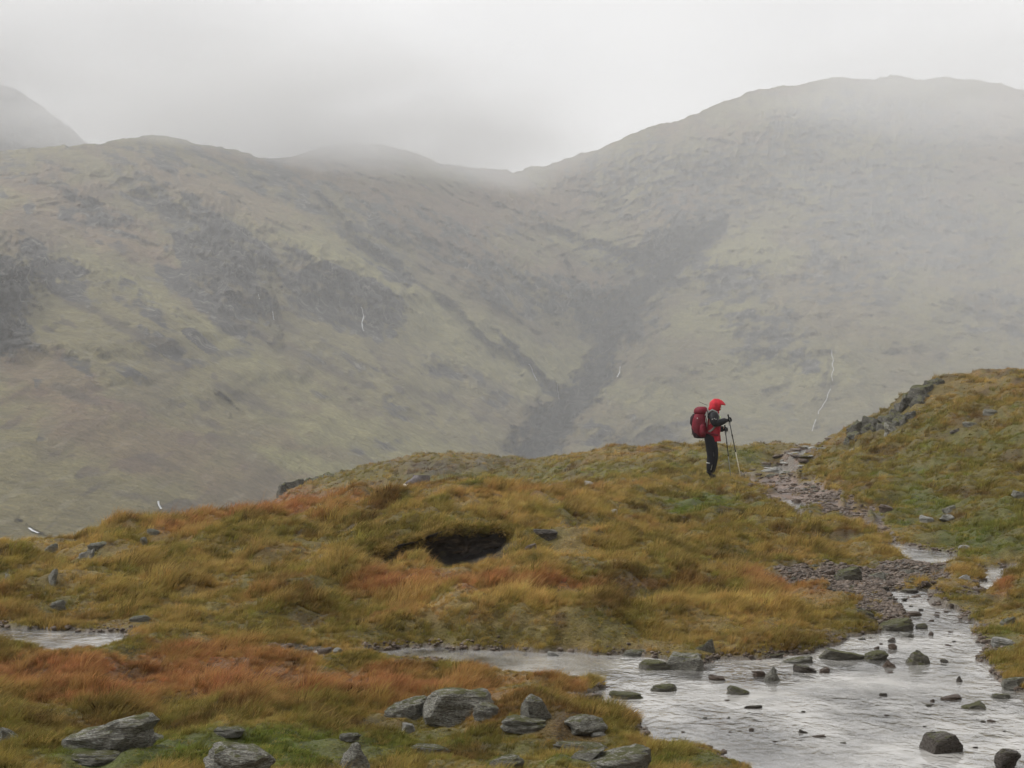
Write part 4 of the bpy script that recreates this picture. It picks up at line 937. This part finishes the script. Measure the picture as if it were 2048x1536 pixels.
def lathe(name, rings, mat, parent=None, seg=12, cap=True, **kw):
    """rings of (centre, axis-x vector, axis-y vector)"""
    V, Fc = [], []
    for c, ax, ay in rings:
        for k in range(seg):
            t = k / seg * math.tau; V.append(tuple(Vector(c) + Vector(ax) * math.cos(t) + Vector(ay) * math.sin(t)))
    for i in range(len(rings) - 1):
        for k in range(seg): Fc.append((i * seg + k, i * seg + (k + 1) % seg, (i + 1) * seg + (k + 1) % seg, (i + 1) * seg + k))
    bm = bmesh.new(); vs = [bm.verts.new(v) for v in V]
    for f in Fc: bm.faces.new([vs[i] for i in f])
    if cap: bm.faces.new(vs[:seg][::-1]); bm.faces.new(vs[-seg:])
    bmesh.ops.recalc_face_normals(bm, faces=bm.faces)
    me = bpy.data.meshes.new(name); bm.to_mesh(me); bm.free(); me.polygons.foreach_set('use_smooth', np.ones(len(me.polygons), bool))
    return obj(name, me, mat, parent, **kw)
def tube(name, pts, rad, mat, parent=None, seg=8, **kw):
    pts = [Vector(p) for p in pts]; rads = rad if isinstance(rad, (list, tuple)) else [rad] * len(pts); rings = []
    for i, p in enumerate(pts):
        t = (pts[min(i + 1, len(pts) - 1)] - pts[max(i - 1, 0)]).normalized(); a = t.orthogonal().normalized(); b = t.cross(a)
        if i: a = (pa - t * pa.dot(t)).normalized(); b = t.cross(a)
        pa = a; rings.append((p, a * rads[i], b * rads[i]))
    return lathe(name, rings, mat, parent, seg, **kw)
C_ = dict(skin=plain('face_skin', (0.38, 0.2, 0.14), 0.5), red=plain('red_shell', (0.33, 0.012, 0.028), 0.6, 0.25, 9, 0.01), hood=plain('bright_red_hood', (0.52, 0.018, 0.034), 0.7, 0.3, 9, 0.01),
          black=plain('black_shell', (0.008, 0.0085, 0.011), 0.7, 0.3, 12, 0.008), trouser=plain('black_trousers', (0.006, 0.0065, 0.010), 0.8, 0.3, 12, 0.008), boot=plain('dark_boots', (0.006, 0.006, 0.009), 0.7),
          pack=plain('dark_red_pack', (0.15, 0.008, 0.020), 0.7, 0.3, 9, 0.01), packd=plain('maroon_black_pack', (0.022, 0.005, 0.010), 0.7), white=plain('reflective_white', (0.45, 0.45, 0.43), 0.4),
          lime=plain('lime_patch', (0.55, 0.75, 0.25), 0.5), pole=plain('dark_pole', (0.03, 0.028, 0.026), 0.35), steel=plain('pale_pole', (0.6, 0.56, 0.45), 0.3), grey=plain('grey_strap', (0.22, 0.23, 0.22), 0.6))
wx, wd, wz = hit(1421, 957)
PERS = obj('person', None, label='walker in red hood and black trousers standing with two poles beside the path', cat='person')
PERS.location = (wx, wd, wz - 0.01)
# x: the way the walker faces (right), y: away from the camera, z: up
skin('body', [
 [(.0, 0, .93, .13, .115), (.03, 0, 1.12, .12, .11), (.05, 0, 1.30, .14, .12), (.075, 0, 1.43, .07, .07), (.115, 0, 1.50, .055, .055), (.15, 0, 1.58, .085, .075), (.155, 0, 1.66, .085, .075), (.14, 0, 1.71, .05, .05)],
 [5, (.245, 0, 1.575, .018)],
 [2, (.04, -.18, 1.40, .055), (.06, -.235, 1.17, .042), (.36, -.13, 1.30, .032)],
 [2, (.04, .18, 1.40, .055), (.07, .235, 1.14, .042), (.33, .12, 1.10, .032)],
 [0, (.0, -.10, .86, .085), (.04, -.11, .49, .055), (-.03, -.11, .09, .035)],
 [0, (.0, .10, .86, .085), (.055, .11, .49, .055), (.005, .11, .09, .035)]], C_['skin'], PERS)
skin('trousers', [[(-.02, 0, .95, .165, .15), (-.02, 0, 1.02, .155, .145)],
 [0, (-.02, -.105, .84, .13, .12), (.0, -.11, .66, .125), (.02, -.11, .49, .112), (-.01, -.11, .30, .105), (-.03, -.11, .11, .088)],
 [0, (.03, .105, .84, .13, .12), (.07, .11, .66, .125), (.09, .11, .49, .112), (.055, .11, .30, .105), (.02, .11, .11, .085)]], C_['trouser'], PERS)
for s_, x0 in ((-1, -.035), (1, .015)):
    b = skin('boot', [[(x0 - .05, s_ * .112, .055, .065), (x0 + .04, s_ * .115, .055, .062), (x0 + .13, s_ * .12, .045, .05)], [0, (x0 - .01, s_ * .112, .17, .075)]], C_['boot'], PERS)
    lathe('sole', [((x0 + .04, s_ * .116, z_), (.145, 0, 0), (0, .052, 0)) for z_ in (-.012, .016)], C_['boot'], b)
skin('jacket', [[(.045, 0, .90, .165, .155), (.07, 0, 1.02, .185, .17), (.075, 0, 1.16, .18, .165), (.075, 0, 1.30, .165, .155), (.09, 0, 1.42, .11, .10), (.115, 0, 1.48, .085, .08)]], C_['red'], PERS)
lathe('hem', [((.07 - .005 * k, 0, .82 + .05 * k), (.165, 0, 0), (0, .17, 0)) for k in range(4)], C_['red'], PERS, 16, False)
skin('jacket_yoke', [[(.05, 0, 1.26, .165, .17), (.06, 0, 1.38, .15, .16), (.085, 0, 1.46, .10, .10)],
 [1, (.045, -.20, 1.39, .10), (.04, -.245, 1.28, .098), (.065, -.255, 1.185, .09), (.19, -.21, 1.235, .08), (.33, -.145, 1.29, .064)],
 [1, (.045, .20, 1.40, .085), (.05, .245, 1.27, .078), (.08, .25, 1.13, .075), (.2, .2, 1.10, .075), (.325, .125, 1.085, .07)]], C_['black'], PERS)
def glove(c, axis, toward, name='glove'):
    """fist closed on a pole: c palm centre, axis pole direction (up), toward forearm direction into the hand"""
    A = Vector(axis).normalized(); T = (Vector(toward) - A * Vector(toward).dot(A)).normalized(); N_ = A.cross(T); c = Vector(c)
    ch = [[tuple(c - T * .05) + (.034,), tuple(c - T * .01 + N_ * .012) + (.036, .042), tuple(c + T * .02 + N_ * .02) + (.03, .042)]]
    for k, ln in enumerate((.95, 1.05, 1.0, .82)):
        o_ = A * (.033 - .022 * k); b = c + o_ + T * .015 + N_ * .026
        ch.append([tuple(b) + (.012,), tuple(c + o_ + T * .052 * ln + N_ * .016) + (.0115,), tuple(c + o_ + T * .054 * ln - N_ * .014) + (.011,), tuple(c + o_ + T * .022 - N_ * .03) + (.010,)])
    ch.append([tuple(c - T * .02 + A * .025 - N_ * .005) + (.014,), tuple(c + A * .046 + T * .008 - N_ * .022) + (.012,), tuple(c + A * .05 + T * .036 - N_ * .024) + (.010,)])
    # fingers are rooted in the palm
    ch[1:] = [[1] + q for q in ch[1:]]
    return skin(name, ch, C_['black'], PERS, 1)
H1, H2 = Vector((.395, -.125, 1.29)), Vector((.345, .115, 1.075))
T1, T2 = Vector((.64, -.35, .02)), Vector((.455, -.05, .01))
glove(H1, H1 - T1, (1, .3, .3)); glove(H2, H2 - T2, (1, -.3, -.1))
skin('cuff', [[(.30, -.16, 1.27, .06), (.355, -.138, 1.29, .056)]], C_['black'], PERS, 1); skin('cuff', [[(.265, .165, 1.095, .062), (.315, .135, 1.085, .058)]], C_['black'], PERS, 1)
# hood: shell round the head, open at the face, with a stiff peak
bm = bmesh.new(); bmesh.ops.create_uvsphere(bm, u_segments=24, v_segments=16, radius=1)
for v in bm.verts:
    v.co = Vector((v.co.x * .155, v.co.y * .14, v.co.z * .165))
dele = [f for f in bm.faces if f.calc_center_median().x > .085 and -.12 < f.calc_center_median().z < .03] + [f for f in bm.faces if f.calc_center_median().z < -.145]
bmesh.ops.delete(bm, geom=dele, context='FACES')
for v in bm.verts:
    if v.co.x > .05 and v.co.z > .0:
        k = min(1, (v.co.x - .05) / .1); v.co.x += .062 * k * (1 - v.co.z / .18); v.co.z += .004 * k
    if v.co.z < -.04: v.co.x -= .05 * (-.04 - v.co.z) / .1; v.co.x *= 1.08
    v.co.z += .012 * mnoise.noise(v.co * 18); v.co.x += .01 * mnoise.noise(v.co * 14 + Vector((5, 5, 5)))
    if v.co.z > .11: v.co.z = .11 + (v.co.z - .11) * .8
bmesh.ops.solidify(bm, geom=bm.faces[:], thickness=.012)
me = bpy.data.meshes.new('hood'); bm.to_mesh(me); bm.free(); me.polygons.foreach_set('use_smooth', np.ones(len(me.polygons), bool))
hd = obj('hood', me, C_['hood'], PERS); hd.location = (.135, 0, 1.605); hd.rotation_euler = (0, .12, 0)
skin('collar', [[(.09, 0, 1.42, .10, .095), (.135, 0, 1.49, .095, .085), (.165, 0, 1.515, .08, .075)]], C_['hood'], PERS)
lathe('chest_patch', [((.185, -.075, 1.345), (.045, .03, .012), (-.005, .0, .03)), ((.18, -.12, 1.335), (.03, .02, .01), (-.004, 0, .022))], C_['lime'], PERS, 10)
for a_, b_ in (((.03, -.2, .66), (.045, -.2, .50)), ((.02, -.192, .36), (-.015, -.188, .20))):
    tube('leg_stripe', [a_, ((a_[0] + b_[0]) / 2, a_[1] - .004, (a_[2] + b_[2]) / 2), b_], .009, C_['white'], PERS, 6)
tube('calf_band', [(-.095, -.10, .355), (-.08, -.165, .35), (-.04, -.195, .345)], .012, C_['white'], PERS, 6)
for q in ((-.01, -.322, 1.30), (.035, -.328, 1.315), (.07, -.325, 1.30)): tube('sleeve_mark', [q, (q[0] + .02, q[1] - .002, q[2] + .012)], .01, C_['white'], PERS, 6)
# rucksack: a thing of its own, worn on the back
PK = obj('backpack', None, label='large dark red rucksack with maroon base on the walker’s back'.replace('’', "'"), cat='backpack'); PK.location = PERS.location
def pr(z, cx, rx, ry): return ((cx, 0, z), (rx, 0, 0), (0, ry, 0))
lathe('main_bag', [pr(.90, -.20, .08, .10), pr(.915, -.215, .125, .15), pr(1.02, -.235, .165, .185), pr(1.15, -.25, .17, .195), pr(1.30, -.24, .165, .19), pr(1.40, -.22, .14, .165), pr(1.44, -.215, .12, .15)], C_['pack'], PK, 20)
lathe('lid', [pr(1.42, -.215, .13, .16), pr(1.45, -.215, .155, .18), pr(1.51, -.21, .15, .175), pr(1.56, -.20, .125, .15), pr(1.585, -.19, .07, .09)], C_['pack'], PK, 20)
lathe('base_pocket', [pr(.885, -.22, .07, .09), pr(.90, -.23, .13, .145), pr(1.0, -.255, .15, .16), pr(1.12, -.305, .115, .13), pr(1.17, -.315, .08, .1)], C_['packd'], PK, 18)
tube('side_pocket', [(-.18, -.17, .93), (-.19, -.19, 1.02), (-.2, -.185, 1.14), (-.21, -.165, 1.2)], [.05, .07, .06, .03], C_['pack'], PK, 12)
tube('front_panel', [(-.375, 0, 1.12), (-.392, 0, 1.22), (-.38, 0, 1.34), (-.35, 0, 1.42)], [.03, .06, .06, .03], C_['packd'], PK, 12)
tube('compression_strap', [(-.10, -.165, 1.40), (-.12, -.182, 1.32), (-.13, -.188, 1.24)], .008, C_['white'], PK, 6)
tube('lid_strap', [(-.10, -.14, 1.47), (-.115, -.165, 1.42), (-.14, -.17, 1.39)], .012, C_['white'], PK, 6)
tube('buckle', [(-.305, -.148, 1.335), (-.295, -.155, 1.315)], .016, C_['white'], PK, 8); tube('buckle', [(-.255, -.172, 1.13), (-.25, -.176, 1.11)], .013, C_['grey'], PK, 8)
tube('shoulder_strap', [(-.08, -.13, 1.44), (.02, -.15, 1.51), (.12, -.15, 1.46), (.17, -.14, 1.36), (.14, -.17, 1.22), (.02, -.18, 1.08), (-.09, -.15, 1.0)], .022, C_['grey'], PK, 8)
tube('shoulder_strap', [(-.08, .13, 1.44), (.02, .15, 1.51), (.12, .15, 1.46), (.17, .14, 1.36), (.14, .17, 1.22), (.02, .18, 1.08), (-.09, .15, 1.0)], .022, C_['grey'], PK, 8)
tube('hip_belt', [(-.12, -.17, 1.02), (.02, -.185, .98), (.13, -.15, .96), (.165, -.0, .95), (.13, .15, .96), (.02, .185, .98), (-.12, .17, 1.02)], .026, C_['pack'], PK, 8)
tube('cord', [(-.06, .05, 1.615), (-.14, .06, 1.645), (-.24, .08, 1.695)], .005, C_['pole'], PK, 6)
tube('loop_strap', [(-.33, -.02, .985), (-.40, -.02, .98), (-.425, -.02, .985), (-.41, -.02, .975), (-.33, -.03, .965)], .006, C_['pole'], PK, 6); tube('loop_strap', [(-.31, -.05, .95), (-.325, -.05, .92), (-.30, -.05, .915)], .006, C_['pole'], PK, 6)
# poles
def pole(h, t, label, pale):
    p = obj('trekking_pole', None, label=label, cat='trekking pole', group="the walker's two poles"); p.location = PERS.location
    gt = gz(wx + t.x, wd + t.y) - PERS.location.z; t = Vector((t.x, t.y, gt)); ax = (h - t).normalized(); L = (h - t).length
    f = lambda k: t + ax * L * k
    tube('grip', [f(.965), f(1.0), f(1.06), f(1.085)], [.012, .017, .016, .02], C_['black'], p)
    tube('upper_shaft', [f(.52), f(.97)], .0105, C_['pole'], p); tube('lower_shaft', [f(.03), f(.53)], .0095, C_['steel'] if pale else C_['grey'], p)
    tube('clamp', [f(.50), f(.545)], .015, C_['pole'], p); tube('clamp', [f(.74), f(.775)], .015, C_['pole'], p); tube('tip', [f(-.005), f(.035)], [.003, .008], C_['steel'], p)
    lathe('basket', [(f(.055), ax.orthogonal().normalized() * .03, ax.cross(ax.orthogonal()).normalized() * .03), (f(.06), ax.orthogonal().normalized() * .028, ax.cross(ax.orthogonal()).normalized() * .028)], C_['pole'], p, 10)
    st = h + Vector((.01, -.01, .03)); tube('wrist_strap', [st, h + Vector((.03, 0, -.06)), h + Vector((.0, 0, -.12)), h + Vector((-.02, 0, -.05)), st], .006, C_['grey'], p, 6)
pole(H1, T1, 'nearer trekking pole with pale lower shaft, planted farther ahead of the walker', True)
pole(H2, T2, 'farther trekking pole with dull shaft, planted upright close to the walker', False)

# ------------------------------------------------------------------ sheep grazing in the dip
SHEEP = obj('sheep', None, label='grey-fleeced sheep with white head grazing behind the rusty grass crest', cat='sheep')
sx = float(at(836, 960, 52)[0]); SHEEP.location = (sx, 52, gz(sx, 52)); SHEEP.rotation_euler = (0, 0, R(180 + 38))
fl = plain('grey_fleece', (0.13, 0.115, 0.115), 0.9, 0.35, 14, 0.03); wf = plain('white_face', (0.72, 0.68, 0.6), 0.8)
skin('body', [[(-.34, 0, .56, .17, .18), (-.15, 0, .57, .215, .22), (.12, 0, .56, .205, .21), (.30, 0, .55, .15, .17), (.42, 0, .52, .095, .10), (.52, 0, .42, .07, .07)],
 [0, (-.36, -.1, .40, .075), (-.30, -.1, .29, .05), (-.38, -.1, .18, .034), (-.36, -.1, .03, .03)], [0, (-.36, .1, .40, .075), (-.30, .1, .29, .05), (-.38, .1, .18, .034), (-.36, .1, .03, .03)],
 [3, (.27, -.1, .38, .06), (.28, -.1, .20, .038), (.27, -.1, .03, .03)], [3, (.27, .1, .38, .06), (.28, .1, .20, .038), (.27, .1, .03, .03)], [0, (-.48, 0, .52, .035), (-.5, 0, .38, .025)]], fl, SHEEP, root=1)
hdn = skin('head', [[(.50, 0, .46, .075, .08), (.58, 0, .38, .07, .075), (.64, 0, .28, .05, .052), (.66, 0, .23, .04, .042)]], wf, SHEEP)
for s_ in (-1, 1): skin('ear', [[(.52, s_ * .07, .46, .02, .035), (.50, s_ * .15, .45, .012, .03), (.49, s_ * .19, .44, .008, .012)]], wf, hdn, 1)

# ------------------------------------------------------------------ the air: even haze, and mist lying on the tops
def box(name, lo, hi):
    v = [(x, y, z) for z in (lo[2], hi[2]) for y in (lo[1], hi[1]) for x in (lo[0], hi[0])]
    return mesh_from(name, v, [(0, 2, 3, 1), (4, 5, 7, 6), (0, 1, 5, 4), (2, 6, 7, 3), (0, 4, 6, 2), (1, 3, 7, 5)], False)
hm = bpy.data.materials.new('haze_air'); hm.use_nodes = True; hm.node_tree.nodes.clear()
pv = hm.node_tree.nodes.new('ShaderNodeVolumePrincipled'); ho = hm.node_tree.nodes.new('ShaderNodeOutputMaterial')
pv.inputs['Color'].default_value = (0.955, 0.963, 0.978, 1); pv.inputs['Density'].default_value = 0.00055; pv.inputs['Anisotropy'].default_value = 0.1
hm.node_tree.links.new(pv.outputs[0], ho.inputs['Volume'])
obj('haze', box('haze', (-3060, -3060, -70), (3060, 3060, 430)), hm, kind='stuff')

def mist(c, rad, dens, nscale, seed, soft=1.4):
    m = bpy.data.materials.new('hill_mist'); m.use_nodes = True; n = m.node_tree.nodes; l = m.node_tree.links; n.clear()
    out = n.new('ShaderNodeOutputMaterial'); p = n.new('ShaderNodeVolumePrincipled'); l.new(p.outputs[0], out.inputs['Volume'])
    p.inputs['Color'].default_value = (0.985, 0.985, 0.985, 1); p.inputs['Anisotropy'].default_value = 0.0
    t = n.new('ShaderNodeTexCoord'); ln = n.new('ShaderNodeVectorMath'); ln.operation = 'LENGTH'; l.new(t.outputs['Object'], ln.inputs[0])
    f = n.new('ShaderNodeMapRange'); f.interpolation_type = 'SMOOTHSTEP'; f.inputs[1].default_value = 1.0; f.inputs[2].default_value = 0.25; l.new(ln.outputs['Value'], f.inputs[0])
    mp = n.new('ShaderNodeMapping'); mp.inputs['Location'].default_value = (seed, seed * .7, 0); l.new(t.outputs['Object'], mp.inputs[0])
    k = ramp(n, l, nz(n, l, mp.outputs[0], nscale, 3, 0.5), [(0.32, 0.05), (0.65, 1.0)])
    a = n.new('ShaderNodeMath'); a.operation = 'MULTIPLY'; l.new(f.outputs[0], a.inputs[0]); l.new(k, a.inputs[1])
    b = n.new('ShaderNodeMath'); b.operation = 'MULTIPLY'; l.new(a.outputs[0], b.inputs[0]); b.inputs[1].default_value = dens; l.new(b.outputs[0], p.inputs['Density'])
    bm = bmesh.new(); bmesh.ops.create_icosphere(bm, subdivisions=3, radius=1.02); me = bpy.data.meshes.new('mist'); bm.to_mesh(me); bm.free()
    o = obj('mist', me, m, kind='stuff'); o.location = c; o.scale = rad
mist((-430, 1190, 292), (430, 300, 84), 0.013, 2.4, 1)        # cloud on the left tops
mist((-130, 1000, 190), (225, 300, 44), 0.024, 2.6, 5)         # cloud lying along the ridge
mist((330, 900, 120), (240, 260, 130), 0.0010, 1.6, 9)         # thin mist before the right fell
mist((430, 1330, 305), (290, 300, 75), 0.0045, 2.2, 13)        # veil on the right summit
